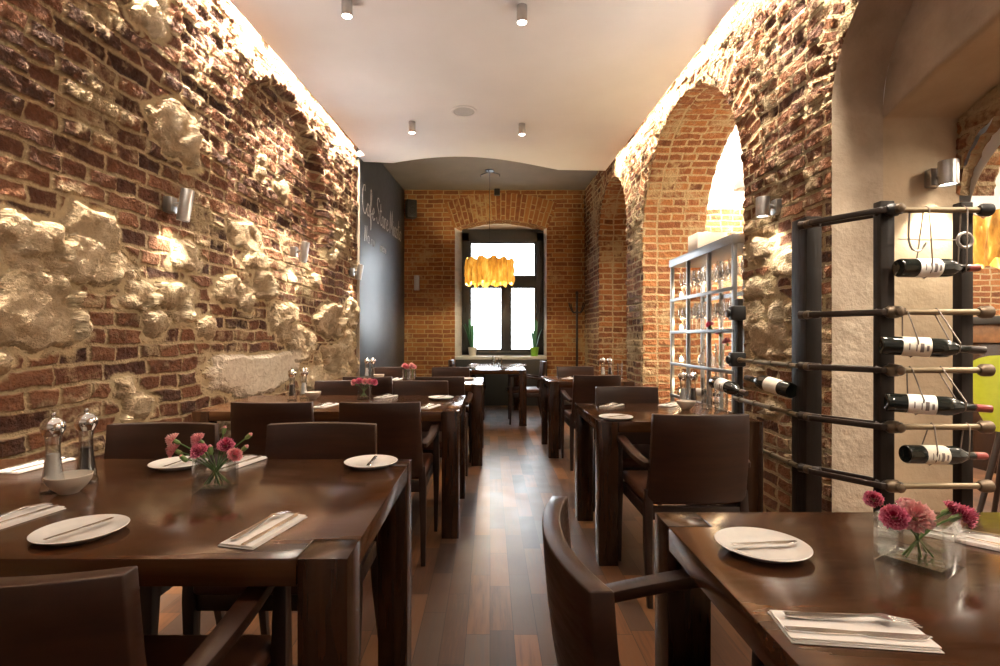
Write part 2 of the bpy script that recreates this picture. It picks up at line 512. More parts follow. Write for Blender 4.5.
def floor_mat():
    a = NT('mixed_plank_floor')
    tc = a.n('ShaderNodeTexCoord').outputs['Object']
    sp = a.n('ShaderNodeSeparateXYZ'); a.l(tc, sp.inputs[0])
    cb = a.n('ShaderNodeCombineXYZ'); a.l(sp.outputs[1], cb.inputs[0]); a.l(sp.outputs[0], cb.inputs[1])
    bt = a.n('ShaderNodeTexBrick', offset=.37, offset_frequency=2, squash=.72, squash_frequency=3)
    for k, v in (('Scale', 1.), ('Mortar Size', .0012), ('Mortar Smooth', .1), ('Bias', 0.), ('Brick Width', .52), ('Row Height', .095)):
        bt.inputs[k].default_value = v
    bt.inputs['Color1'].default_value = (0, 0, 0, 1); bt.inputs['Color2'].default_value = (1, 1, 1, 1)
    a.l(cb.outputs[0], bt.inputs['Vector'])
    mp = a.n('ShaderNodeMapping'); mp.inputs['Scale'].default_value = (22, 1.6, 1); a.l(tc, mp.inputs[0])
    g = a.noise(mp.outputs[0], 2.2, 6, .62)
    t = a.math('ADD', bt.outputs['Color'], a.math('MULTIPLY', a.math('SUBTRACT', g, .5), .3), clamp=True)
    c = a.ramp(t, [(0, (.030,.018,.014)), (.22, (.075,.036,.021)), (.42, (.070,.050,.040)), (.6, (.165,.070,.029)), (.78, (.055,.028,.018)), (1, (.24,.108,.042))])
    c = a.mix(a.mapr(g, .5, .75, 0, .5), c, (.04,.022,.015))
    c = a.mix(bt.outputs['Fac'], c, (.012,.008,.006))
    a.l(c, a.b.inputs['Base Color'])
    w = a.noise(tc, 5, 2, .5)
    a.l(a.mapr(w, .3, .7, .30, .40), a.b.inputs['Roughness'])
    hh = a.math('SUBTRACT', a.math('ADD', a.math('MULTIPLY', g, .25), a.math('MULTIPLY', w, .5)), a.math('MULTIPLY', bt.outputs['Fac'], .8))
    a.bump(hh, .12, .004); a.b.inputs['Specular IOR Level'].default_value = .42
    return a.m
M['floor'] = floor_mat()

def board_mat():
    a = NT('chalkboard_paint')
    tc = a.n('ShaderNodeTexCoord').outputs['Object']
    n1 = a.noise(tc, 1.3, 5, .6); n2 = a.noise(tc, 12, 4, .6)
    f = a.math('ADD', a.math('MULTIPLY', n1, .7), a.math('MULTIPLY', n2, .3))
    a.l(a.ramp(f, [(.35, (.020,.024,.030)), (.7, (.055,.062,.072))]), a.b.inputs['Base Color'])
    a.l(a.mapr(n2, .3, .7, .40, .48), a.b.inputs['Roughness']); a.b.inputs['Specular IOR Level'].default_value = .9
    return a.m
M['board'] = board_mat()

# ---------------------------------------------------------------- room shell
def struct(o): o['kind'] = 'structure'; return o

class Sheet:
    """collects quads with UVs (metres) and optional per-vertex 'stone' value"""
    def __init__(s): s.v = []; s.f = []; s.uv = []; s.st = []; s.mi = []; s.pale = None
    def grid(s, P, UV, flip=False, ST=None, mi=0):
        n, m = P.shape[:2]; b = len(s.v)
        s.v.extend(map(tuple, P.reshape(-1, 3)))
        s.st.extend(list(ST.reshape(-1)) if ST is not None else [-1.] * (n*m))
        uvf = UV.reshape(-1, 2)
        for i in range(n-1):
            for j in range(m-1):
                q = (i*m+j, (i+1)*m+j, (i+1)*m+j+1, i*m+j+1)
                if flip: q = q[::-1]
                s.f.append(tuple(b+k for k in q)); s.uv.extend(uvf[k] for k in q); s.mi.append(mi)
    def build(s, name, mat, merge=True):
        me = bpy.data.meshes.new(name)
        me.from_pydata(s.v, [], s.f)
        uvl = me.uv_layers.new(name='UVMap')
        uvl.data.foreach_set('uv', np.array(s.uv, dtype=np.float32).reshape(-1))
        at = me.attributes.new('stone', 'FLOAT', 'POINT'); at.data.foreach_set('value', np.array(s.st, dtype=np.float32))
        if s.pale is not None:
            ap = me.attributes.new('pale', 'FLOAT', 'POINT'); ap.data.foreach_set('value', s.pale.astype(np.float32).reshape(-1))
        me.polygons.foreach_set('material_index', s.mi)
        me.polygons.foreach_set('use_smooth', [True] * len(me.polygons))
        if merge:
            bm = BM(); bm.from_mesh(me)
            bmesh.ops.remove_doubles(bm, verts=bm.verts[:], dist=2e-4)
            bm.to_mesh(me); bm.free()
        return struct(link(name, me, mat))

def lin(a, b, step): return np.linspace(a, b, max(2, int(round(abs(b-a)/step))+1))

# ---- stones set into the left wall, given by the boxes they fill in the photograph
def on_left(px, py):
    k = (px - CX) / F
    y = -2.10 / (k - .0626)
    return y, CAMZ + (CY - py) / F * y
STONES = []
for (x0, x1, y0, y1) in [(-12,78,272,352), (-10,62,216,256), (58,122,212,286), (8,40,256,275), (44,70,258,276), (70,90,250,282),
                         (122,154,282,310), (155,194,282,310), (143,164,311,338), (170,196,309,322), (214,234,280,303), (236,252,282,310),
                         (253,274,272,300), (232,266,222,252), (246,268,252,272), (209,296,353,392), (285,312,328,362), (316,342,304,338),
                         (150,196,104,160), (300,322,365,392), (322,340,345,372), (340,352,330,365), (338,352,372,400), (344,356,300,328),
                         (-40,-14,290,360), (318,334,374,396), (196,212,318,338), (268,286,308,330), (-30,8,345,372), (60,84,216,232)]:
    ya, za = on_left(x0, (y0+y1)/2); yb, zb = on_left(x1, (y0+y1)/2)
    yc = (ya+yb)/2
    if x0 < -20: yc = max(yc, .5)
    zt = CAMZ + (CY-y0)/F*yc; zl = CAMZ + (CY-y1)/F*yc
    STONES.append((yc, (zt+zl)/2, abs(yb-ya)/2, (zt-zl)/2))
BLOCK = STONES[15]
rs = random.Random(11)
for k in range(26):       # small rubble low on the wall and near the chalkboard
    yc = 2.3 + 4.2*rs.random()**.8; zc = .72 + (1.0 + .25*(yc-2.3)*.3)*rs.random()
    if yc > 5.2: zc = .7 + 1.6*rs.random()
    r_ = .05 + .07*rs.random()
    if abs(yc-BLOCK[0]) < BLOCK[2]+r_*1.6 and abs(zc-BLOCK[1]) < BLOCK[3]+r_: continue
    STONES.append((yc, zc, r_*(1+.7*rs.random()), r_*.8))
for k in range(6):
    yc = 2.2 + 3.6*rs.random(); zc = 2.3 + .9*rs.random(); r_ = .04 + .05*rs.random()
    STONES.append((yc, zc, r_*1.4, r_))
def stone_field(Y, Z, stones):
    S = np.full(Y.shape, -1.)
    for (yc, zc, a, b) in stones:
        u, v = (Y-yc)/a, (Z-zc)/b
        th = np.arctan2(v, u); k = (yc*7.3 + zc*11.7) % 6.28
        wob = 1 + .10*np.sin(3*th+k) + .07*np.sin(5*th+2*k) + .04*np.sin(9*th+3*k)
        q = (np.abs(u)**3. + np.abs(v)**3.) ** (1/3.) * wob / 1.03
        S = np.maximum(S, (1-q)*min(a, b))
    return S

# ---- left wall, with a shallow blind arch high up
def left_patch(S, ys, zs):
    Y, Z = np.meshgrid(ys, zs, indexing='ij')
    X = XL(Y).copy()
    r = np.sqrt(((Y-4.62)/.92)**2 + np.maximum(0, (Z-2.45)/.95)**2)
    rec = np.clip((1-r)/.06, 0, 1) * np.clip((Z-1.7)/.5, 0, 1)
    X -= .10*rec
    X += .05*np.clip((Z-2.2)/1., 0, 1)*(1-rec) * np.clip((3.6-Y)/.8, 0, 1) * .6
    P = np.stack([X, Y, Z], -1); UV = np.stack([Y, Z + .012*np.sin(Y*1.3)], -1)
    S.grid(P, UV, ST=stone_field(Y, Z, STONES)); S.pale = np.clip(stone_field(Y, Z, [BLOCK])/.03 + .6, 0, 1)
S = Sheet()
zs = np.concatenate([lin(0, .5, .04)[:-1], lin(.5, 3.5, .0118)[:-1], lin(3.5, 3.78, .05)])
ys = np.concatenate([lin(YF, 1.4, .05)[:-1], lin(1.4, 2.0, .02)[:-1], lin(2.0, 6.6, .0118)[:-1], lin(6.6, YB, .06)])
left_patch(S, ys, zs)
S.build('wall_left', M['brick_left'])

# ---- right wall: pillar, arches, pier, niche
A1 = dict(c=4.765, a=1.115, sp=2.29, b=1.10)
A2 = dict(c=1.35, a=1.375, sp=2.40, b=.82)
NI = dict(c=7.255, a=.745, sp=2.65, b=.75)
A3 = dict(c=1.35, a=1.375, sp=1.93, b=.66)
LOW_SP, LOW_R = 2.33, 4.05
TH = .65
TOP = 3.78
def arch_ys(A, n):
    t = np.linspace(math.pi, 0, n)
    return A['c'] + A['a']*np.cos(t), A['sp'] + A['b']*np.sin(t)
ZB = 2.0
def rows_z(z0, z1, n): return np.linspace(z0, z1, n)
NLOW, NUP = 170, 100
def right_patch(S, ys, zbot, ztop, n, X0=0., mi=0, st=None, xf=XR):
    ys = np.asarray(ys); zb = np.broadcast_to(zbot, ys.shape); zt = np.broadcast_to(ztop, ys.shape)
    t = np.linspace(0, 1, n)
    Z = zb[:, None] + (zt-zb)[:, None]*t[None]
    Y = np.repeat(ys[:, None], n, 1)
    P = np.stack([xf(Y)+X0, Y, Z], -1)
    S.grid(P, np.stack([Y, Z], -1), flip=True, ST=None if st is None else stone_field(Y, Z, st), mi=mi)
def soffit(S, ysz, x0f, x1f, nx, mi=0, flip=False):
    """surface of an opening: profile of (y, z) points swept across the wall thickness"""
    pr = np.array(ysz); L = np.concatenate([[0], np.cumsum(np.hypot(*np.diff(pr, axis=0).T))])
    t = np.linspace(0, 1, nx)
    x0 = np.array([x0f(y) for y in pr[:, 0]]); x1 = np.array([x1f(y) for y in pr[:, 0]])
    X = x0[:, None] + (x1-x0)[:, None]*t[None]
    P = np.stack([X, np.repeat(pr[:, :1], nx, 1), np.repeat(pr[:, 1:], nx, 1)], -1)
    UV = np.stack([X, np.repeat(L[:, None], nx, 1)], -1)
    S.grid(P, UV, flip=flip, mi=mi)
def opening_profile(A, n, nlow):
    ya, za = arch_ys(A, n)
    lo = np.linspace(0, A['sp'], nlow)
    p = [(A['c']-A['a'], z) for z in lo[:-1]] + list(zip(ya, za)) + [(A['c']+A['a'], z) for z in lo[::-1][1:]]
    return p
def ring(S, A, w, off, n, nr, mi=0, rh=.083, xf=XR, zmax=3.6, t0=0., t1=math.pi):
    """voussoirs around an arch: bricks standing radially on the face"""
    t = np.linspace(t0, t1, n); r = np.linspace(0, w, nr)
    Rr = r[None] ; T = t[:, None]
    Y = A['c'] - (A['a']+Rr)*np.cos(T); Z = A['sp'] + (A['b']+Rr)*np.sin(T)
    Z = np.minimum(Z, zmax)
    P = np.stack([xf(Y)+off, Y, Z], -1)
    UV = np.stack([np.repeat(r[None], n, 0) + .003, np.repeat((t*(A['a']+w*.4))[:, None], nr, 1)], -1)
    S.grid(P, UV, flip=False, mi=mi)

PST = []   # stones of the pillar (from their place in the photograph)
for (x0, x1, y0, y1) in [(742,766,300,330), (752,790,322,362), (776,798,250,275), (745,772,280,300), (770,796,300,322), (750,772,238,262), (744,764,362,384), (772,797,338,356), (764,780,400,416), (744,760,420,440)]:
    f = lambda px: 1.88 / ((px-CX)/F + .0252)
    ya, yb = f(x1), f(x0); yc = (ya+yb)/2
    PST.append((yc, CAMZ + (CY-(y0+y1)/2)/F*yc, abs(yb-ya)/2, (y1-y0)/2/F*yc))
S = Sheet()
zp = None
def col_full(ys, A_left=None):
    pass
def rows_split(ys, sp, nlow, nup, st=None):
    right_patch(S, ys, 0., sp, nlow, st=st)
    right_patch(S, ys, sp, TOP, nup, st=st)
# behind the camera
right_patch(S, lin(YF, A2['c']-A2['a'], .1), 0., A2['sp'], 20); right_patch(S, lin(YF, A2['c']-A2['a'], .1), A2['sp'], TOP, 40)
ya, za = arch_ys(A2, 140)
right_patch(S, ya, za, TOP, 40)
rows_split(lin(2.725, 3.65, .0125), A1['sp'], NLOW, NUP, PST)
ya, za = arch_ys(A1, 200)
right_patch(S, ya, za, TOP, NUP)
rows_split(lin(5.88, 6.51, .02), A1['sp'], NLOW, NUP)
ya, za = arch_ys(NI, 110)
right_patch(S, ya, za, TOP, 60)
rows_split(lin(8.0, YB, .025), NI['sp'], 120, 60)
soffit(S, opening_profile(A1, 200, NLOW), XR, lambda y: XR(y)+TH+.05, 40, mi=1)
soffit(S, opening_profile(NI, 110, 120), XR, lambda y: XR(y)+.55, 30, mi=1)
ring(S, A1, .26, -.014, 200, 18, mi=1)
ring(S, NI, .26, -.012, 120, 14, mi=1)
right_patch(S, lin(6.45, 8.05, .04), 0., 3.45, 90, X0=.54, mi=1)      # back of the niche
# brick ring of the near arch's edge, seen beside the plaster
ring(S, A2, .24, -.016, 150, 16, mi=0)
def edge_quoins(y0, y1, z1):
    Y, Z = np.meshgrid(lin(y0, y1, .012), lin(0, z1, .0125), indexing='ij')
    P = np.stack([XR(Y)-.012, Y, Z], -1); S.grid(P, np.stack([(Y-y0)+.003, Z], -1), flip=True, mi=0)
edge_quoins(2.725, 2.955, 2.40)
S.build('wall_right', [M['brick_pillar'], M['brick_right']])

# plastered inner arch beside the wine rack
S = Sheet()
X1, X2, X3 = 2.06, 2.46, 2.64
yl = np.concatenate([np.linspace(-.025, 2.725, 120)])
low = lambda y: LOW_SP + np.sqrt(LOW_R**2 - (y-1.35)**2) - math.sqrt(LOW_R**2 - 1.375**2)
soffit(S, opening_profile(A2, 120, 60), lambda y: XR(y)-.02, lambda y: X1, 14)
zt = A2['sp'] + A2['b']*np.sqrt(np.clip(1-((yl-A2['c'])/A2['a'])**2, 0, 1))
right_patch(S, yl, low(yl), zt, 20, xf=lambda y: X1 + 0*y)
prof = [(-.025, z) for z in np.linspace(0, LOW_SP, 30)[:-1]] + list(zip(yl, low(yl))) + [(2.725, z) for z in np.linspace(0, LOW_SP, 30)[::-1][1:]]
soffit(S, prof, lambda y: X1, lambda y: X2, 12, mi=1)
# right face of the plaster jamb between the tall and the low springing
S.build('wall_right_plaster', [M['plaster'], M['plaster_tan']])
bpy.data.objects['wall_right_plaster'].name = 'wall_right.001'

# brick arch on the far side of the wall
S = Sheet()
z3 = lambda y: A3['sp'] + A3['b']*np.sqrt(np.clip(1-((y-A3['c'])/A3['a'])**2, 0, 1))
right_patch(S, yl, np.minimum(z3(yl), low(yl)), low(yl)+.02, 30, xf=lambda y: X2-.005 + 0*y)
ya3, za3 = arch_ys(A3, 120)
soffit(S, list(zip(ya3, za3)), lambda y: X2-.005, lambda y: X3, 10)
S.build('wall_right.002', M['brick_right'])

# rear side of the right wall, towards the second room
S = Sheet()
xr2 = lambda y: XR(y) + TH + .05
right_patch(S, np.array([YF, -.025]), 0., 4.1, 2, xf=xr2)
ya, za = arch_ys(A3, 40); right_patch(S, ya, np.maximum(za-.1, za*0), 4.1, 4, xf=xr2)
right_patch(S, np.array([2.725, 3.65]), 0., 4.1, 2, xf=xr2)
ya, za = arch_ys(A1, 60); right_patch(S, ya, za, 4.1, 4, xf=xr2)
right_patch(S, np.array([5.88, 9.3]), 0., 4.1, 2, xf=xr2)
S.build('wall_right.003', M['white_room'])

# ---- back wall with window opening
WX0, WX1, WZ0, WSP, WCR = -.61, .985, .845, 3.085, 3.225
WIN_Y = YB + .30
S = Sheet()
def back_patch(xs, zb, zt, n, y=YB, mi=0):
    xs = np.asarray(xs); zb = np.broadcast_to(zb, xs.shape); zt = np.broadcast_to(zt, xs.shape)
    t = np.linspace(0, 1, n); Z = zb[:, None] + (zt-zb)[:, None]*t[None]; X = np.repeat(xs[:, None], n, 1)
    P = np.stack([X, 0*X+y, Z], -1); S.grid(P, np.stack([X, Z], -1), mi=mi)
xc, hw, rise = (WX0+WX1)/2, (WX1-WX0)/2, WCR-WSP
wr = (hw*hw+rise*rise)/(2*rise)
wtop = lambda x: WSP + np.sqrt(wr*wr-(x-xc)**2) - (wr-rise)
back_patch(lin(-1.75, WX0, .02), 0., WSP, 150); back_patch(lin(-1.75, WX0, .02), WSP, TOP, 36)
back_patch(lin(WX1, 1.85, .02), 0., WSP, 150); back_patch(lin(WX1, 1.85, .02), WSP, TOP, 36)
wx = lin(WX0, WX1, .02)
back_patch(wx, wtop(wx), TOP, 36); back_patch(wx, 0., WZ0, 44)
th0 = math.asin(hw/wr)
for k, (ra, rb) in enumerate(((0., .25), (.25, .47))):
    t = np.linspace(-th0*1.02, th0*1.02, 110); r = np.linspace(ra, rb, 12)
    X = xc + (wr+r[None])*np.sin(t[:, None]); Z = WSP-(wr-rise) + (wr+r[None])*np.cos(t[:, None])
    P = np.stack([X, 0*X+YB-.012, Z], -1)
    S.grid(P, np.stack([np.repeat((r-ra)[None], 110, 0)+.003, np.repeat((t*wr)[:, None], 12, 1)], -1), flip=False)
# reveals of the opening
IX0, IX1 = -.49, .95
def reveal(p0, p1, vlen, mi):
    Pq = np.array([[p0[0], p0[1]], [p1[0], p1[1]]], float)
nz = 110
zz = np.linspace(WZ0, WSP, nz); yy = np.linspace(0, 1, 16)
for xa, xb, fl in ((WX0, IX0, False), (WX1, IX1, True)):
    X = xa + (xb-xa)*np.repeat(yy[None], nz, 0); Y = YB + .32*np.repeat(yy[None], nz, 0); Z = np.repeat(zz[:, None], 16, 1)
    S.grid(np.stack([X, Y, Z], -1), np.stack([Y, Z], -1), flip=fl, mi=1)
t = yy; X = np.repeat(wx[:, None], 16, 1); Z = np.repeat(wtop(wx)[:, None], 16, 1)
Xs = xc + (X-xc)*(1-.09*t[None])
S.grid(np.stack([Xs, YB + .32*np.repeat(t[None], len(wx), 0), Z], -1), np.stack([X, .32*np.repeat(t[None], len(wx), 0)], -1), flip=False, mi=0)
S.build('wall_back', [M['brick_back'], M['brick_whitewash']])

# masonry outside the frame, closing the gap between frame and wall
bm = BM()
box(bm, WX0-.3, IX0+.02, WIN_Y+.03, WIN_Y+.12, .5, 3.4); box(bm, IX1-.02, WX1+.3, WIN_Y+.03, WIN_Y+.12, .5, 3.4)
box(bm, WX0-.3, WX1+.3, WIN_Y+.03, WIN_Y+.12, 3.03, 3.5); box(bm, WX0-.3, WX1+.3, WIN_Y+.03, WIN_Y+.12, .3, .87)
struct(obj('wall_back.001', bm, M['brick_whitewash']))

# ---- floor, ceilings, far walls
bm = BM(); box(bm, -2.4, 8.2, YF-.1, 9.4, -.08, 0.); struct(obj('floor', bm, M['floor'], smooth=0))
def panel():
    bm = BM()
    g = .13
    e = [(-2.3 if False else XL(YF)+g, YF)]
    e = [(XL(YF)+g, YF+.02), (XR(YF)-g, YF+.02), (XR(7.08)-g, 7.08), (.93, 7.05)]
    for i in range(1, 16):
        t = i/16
        x = .93 + (-1.26-.93)*t
        y = 7.05 + (6.77-7.05)*t - .36*math.sin(math.pi*t)*(.85+.3*t)
        e.append((x, y))
    e += [(-1.26, 6.77), (XL(6.72)+g*.3, 6.72), (XL(6.5)+g*.3, 6.5), (XL(6.5)+g, 6.5)]
    prism(bm, e, ZP, ZP+.055)
    return struct(obj('ceiling', bm, M['white'], smooth=0))
panel()
bm = BM(); box(bm, -2.4, 2.2, YF-.1, 9.4, ZC, ZC+.1); struct(obj('ceiling.001', bm, M['dark_ceiling'], smooth=0))
bm = BM(); box(bm, -2.4, 2.6, YF-.1, YF, 0, 4.1); struct(obj('wall_front', bm, M['plaster'], smooth=0))
# second room
bm = BM(); box(bm, 2.2, 8.2, YF-.1, 9.4, 4.08, 4.16); struct(obj('ceiling.002', bm, M['white'], smooth=0))
S = Sheet()
xs = lin(2.3, 8.0, .03); zb = 2.72 + .28*np.abs(np.sin((xs-2.0)*1.15))
t = np.linspace(0, 1, 120); X = np.repeat(xs[:, None], 120, 1); Z = zb[:, None]*t[None]
S.grid(np.stack([X, 0*X+7.3, Z], -1), np.stack([X, Z], -1))
S.build('wall_far', M['brick_right'])
bm = BM(); box(bm, 2.3, 8.2, 7.33, 7.4, 0, 4.1); struct(obj('wall_far.001', bm, M['white_room'], smooth=0))
bm = BM(); box(bm, 8.0, 8.1, YF, 7.4, 0, 4.1); struct(obj('wall_side', bm, M['white_room'], smooth=0))
bm = BM(); box(bm, 2.6, 8.2, YF-.1, YF, 0, 4.1); struct(obj('wall_front.001', bm, M['white_room'], smooth=0))

# ---- window
win = bpy.data.objects.new('window_1', None); COL.objects.link(win); struct(win); win.location = (.23, WIN_Y, .87)
w0, w1 = IX0-.23-.01, IX1-.23+.01
zs_ = lambda z: z-.87
bm = BM()
box(bm, w0, w0+.13, -.05, .05, 0, zs_(3.06)); box(bm, w1-.13, w1, -.05, .05, 0, zs_(3.06))
box(bm, w0, w1, -.05, .05, zs_(2.90), zs_(3.12)); box(bm, w0, w1, -.05, .05, 0, .07)
obj('window_frame', bm, M['frame'], win, bevel=.006)
bm = BM(); box(bm, w0+.12, w1-.12, -.045, .045, zs_(2.10), zs_(2.26)); obj('transom', bm, M['frame'], win, bevel=.006)
bm = BM(); box(bm, .0, .12, -.045, .045, .06, zs_(2.12)); obj('mullion', bm, M['frame'], win, bevel=.006)
for (a, b, c, d) in ((w0+.12, .01, .06, zs_(2.11)), (.11, w1-.12, .06, zs_(2.11)), (w0+.12, w1-.12, zs_(2.25), zs_(2.91))):
    bm = BM()
    for q in ((a, a+.045, c, d), (b-.045, b, c, d), (a, b, c, c+.045), (a, b, d-.045, d)):
        box(bm, q[0], q[1], -.03, .03, q[2], q[3])
    s = obj('sash', bm, M['frame'], win, bevel=.004)
    bm = BM(); box(bm, a+.04, b-.04, -.004, .004, c+.04, d-.04)
    obj('glass_pane', bm, M['pane'], s)
bm = BM(); box(bm, w0+.05, w0+.075, -.075, -.05, .75, .85); box(bm, w1-.075, w1-.05, -.075, -.05, .75, .85)
box(bm, w1-.075, w1-.05, -.075, -.05, 1.75, 1.85); obj('hinge', bm, M['iron'], win, bevel=.004)
bm = BM(); box(bm, WX0+.0, WX1-.0, YB-.03, WIN_Y-.03, .80, .855); struct(obj('trim_1', bm, M['sill'], bevel=.006))

bm = BM(); box(bm, -.60, .99, YB-.05, YB+.01, 0, .80); struct(obj('trim_2', bm, M['frame'], bevel=.004))

# ---- chalkboard
cb0 = 6.56
ang = math.atan(.0626)
cbx = XL(cb0) + .045
cb = thing('chalkboard', 'tall black chalkboard with white handwriting at the end of the left brick wall', 'chalkboard', (cbx, cb0, 0), -ang)
CBL = (YB - cb0 - .02) / math.cos(ang)
bm = BM(); box(bm, -.04, 0, 0, CBL, 0.02, ZC-.02); obj('board', bm, M['board'], cb, bevel=.003)
bm = BM(); box(bm, -.09, .004, -.018, -.002, 0.02, 3.42); obj('edge_strip', bm, M['plaster'], cb, bevel=.004)
# handwriting: strokes in a box one unit high, baseline 0, x-height about .5
def arc(cx, cy, rx, ry, a0, a1, n=9):
    return [(cx+rx*math.cos(R(a0+(a1-a0)*i/(n-1))), cy+ry*math.sin(R(a0+(a1-a0)*i/(n-1)))) for i in range(n)]
G = {
 'C': (.50, [[(.34,.80)] + arc(.27,.5,.27,.50, 75, 330, 12)]),
 'a': (.34, [arc(.15,.22,.14,.21, 60, 380, 12), [(.29,.42),(.28,.1),(.36,.0)]]),
 'f': (.28, [[(.02,.2),(.2,.62),(.24,.95),(.14,1.02),(.1,.7),(.09,.1),(.07,-.35),(.14,-.4),(.16,-.1),(.12,.12),(.3,.2)]]),
 'e': (.34, [[(.02,.18),(.2,.26),(.26,.36),(.17,.44),(.06,.3),(.06,.1),(.17,.0),(.36,.12)]]),
 'S': (.44, [[(.42,.88),(.3,1.0),(.12,.9),(.12,.68),(.3,.5),(.38,.26),(.26,.02),(.06,.06),(.0,.22)]]),
 't': (.26, [[(.13,.85),(.11,.2),(.15,.02),(.28,.08)], [(.0,.55),(.26,.6)]]),
 'r': (.26, [[(.05,.44),(.07,.0)], [(.07,.25),(.14,.42),(.26,.42)]]),
 'M': (.56, [[(.0,.0),(.1,.95),(.26,.2),(.42,1.0),(.5,.1),(.58,.02)]]),
 'i': (.16, [[(.05,.42),(.06,.06),(.14,.02)], [(.06,.58),(.065,.61)]]),
 's': (.26, [[(.22,.38),(.12,.44),(.05,.34),(.2,.16),(.15,.02),(.02,.04)]]),
 'o': (.34, [arc(.15,.22,.14,.21, 80, 440, 12), [(.2,.42),(.34,.36)]]),
 'N': (.50, [[(.02,.0),(.1,.95),(.34,.05),(.44,1.0)]]),
 'w': (.44, [[(.02,.42),(.1,.02),(.2,.36),(.28,.02),(.4,.44)]]),
 'm': (.46, [[(.03,.42),(.04,.0)], [(.04,.3),(.14,.42),(.2,.3),(.2,.0)], [(.2,.3),(.32,.42),(.38,.28),(.4,.02)]]),
 'n': (.34, [[(.03,.42),(.04,.0)], [(.04,.3),(.16,.42),(.24,.28),(.27,.02)]]),
 'u': (.34, [[(.03,.42),(.06,.06),(.18,.02),(.25,.4),(.28,.02)]]),
}
def ribbon(bm, pts, w, x):
    pts = [Vector((0, p[0], p[1])) for p in pts]
    if len(pts) > 2: pts = smoothpath(pts, 3)
    L = []; 
    for i, p in enumerate(pts):
        t = (pts[min(i+1, len(pts)-1)] - pts[max(i-1, 0)]).normalized()
        nrm = Vector((0, -t.z, t.y))
        ww = w*(.75+.35*math.sin(i*1.7))
        L.append([bm.verts.new((x+dx, p.y+nrm.y*s*ww, p.z+nrm.z*s*ww)) for dx, s in ((0,-1),(.002,-.8),(.002,.8),(0,1))])
    for a, b in zip(L, L[1:]):
        for k in range(4): bm.faces.new((a[k], a[(k+1)%4], b[(k+1)%4], b[k]))
    bm.faces.new(L[0][::-1]); bm.faces.new(L[-1])
def write(bm, text, y, z, h, w, stretch=1., drop=0.):
    for ch in text:
        if ch == ' ': y += .22*h*stretch; continue
        adv, strokes = G[ch]
        for st in strokes: ribbon(bm, [(y+p[0]*h*stretch, z+p[1]*h+drop*y) for p in st], w, .0005)
        y += (adv+.05)*h*stretch
    return y
bm = BM()
write(bm, 'Cafe Stare Miasto', .115, 2.80, .37, .0115, .935)
obj('handwriting', bm, M['board_chalk'], cb, smooth=0)
bm = BM()
write(bm, 'Na', .20, 2.44, .22, .007, 1.1)
write(bm, 'sze', .47, 2.44, .20, .005, 1.1) if 'z' in G else write(bm, 'nu', .50, 2.44, .2, .005, 1.1)
write(bm, 'menu', .95, 2.44, .18, .004, 1.1)
obj('handwriting', bm, M['board_chalk'], cb, smooth=0)

# ---------------------------------------------------------------- furniture
LT = .10   # table leg
def make_table(label, x0, x1, y0, y1, h=.75, th=.056):
    cx, cy = (x0+x1)/2, (y0+y1)/2
    t = thing('dining_table', label, 'table', (cx, cy, 0), 0, 'dark wooden dining tables')
    a, b = (x1-x0)/2, (y1-y0)/2; g = .0022; L = LT+g
    poly = [(-a+L,-b),(a-L,-b),(a-L,-b+L),(a,-b+L),(a,b-L),(a-L,b-L),(a-L,b),(-a+L,b),(-a+L,b-L),(-a,b-L),(-a,-b+L),(-a+L,-b+L)]
    bm = BM(); prism(bm, poly, h-th, h); obj('tabletop', bm, M['table'], t, bevel=.0025)
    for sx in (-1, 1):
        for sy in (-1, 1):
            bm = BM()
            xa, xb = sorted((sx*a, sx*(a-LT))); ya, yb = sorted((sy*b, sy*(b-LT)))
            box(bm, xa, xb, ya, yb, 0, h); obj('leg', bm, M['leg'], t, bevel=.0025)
    return t
TABLES = {
 'L1': make_table('large front left dining table with salt and pepper mills and carnations', -1.885, -.283, 1.032, 1.875),
 'L2': make_table('second dining table along the left wall, behind the front one', -1.76, -.185, 3.065, 3.92),
 'L3': make_table('third dining table on the left, beside the chalkboard', -1.62, -.07, 4.79, 5.66),
 'R1': make_table('front right dining table with plate and carnations near the camera', .414, 1.82, .42, 1.308),
 'R2': make_table('small dining table on the right beside the glass shelf and wine rods', .566, 1.42, 2.70, 3.46),
 'R3': make_table('far right dining table beside the brick pier', .575, 1.42, 5.10, 5.85),
 'B': make_table('dining table standing below the window under the gold lamp', -.35, .49, 6.94, 8.55),
}

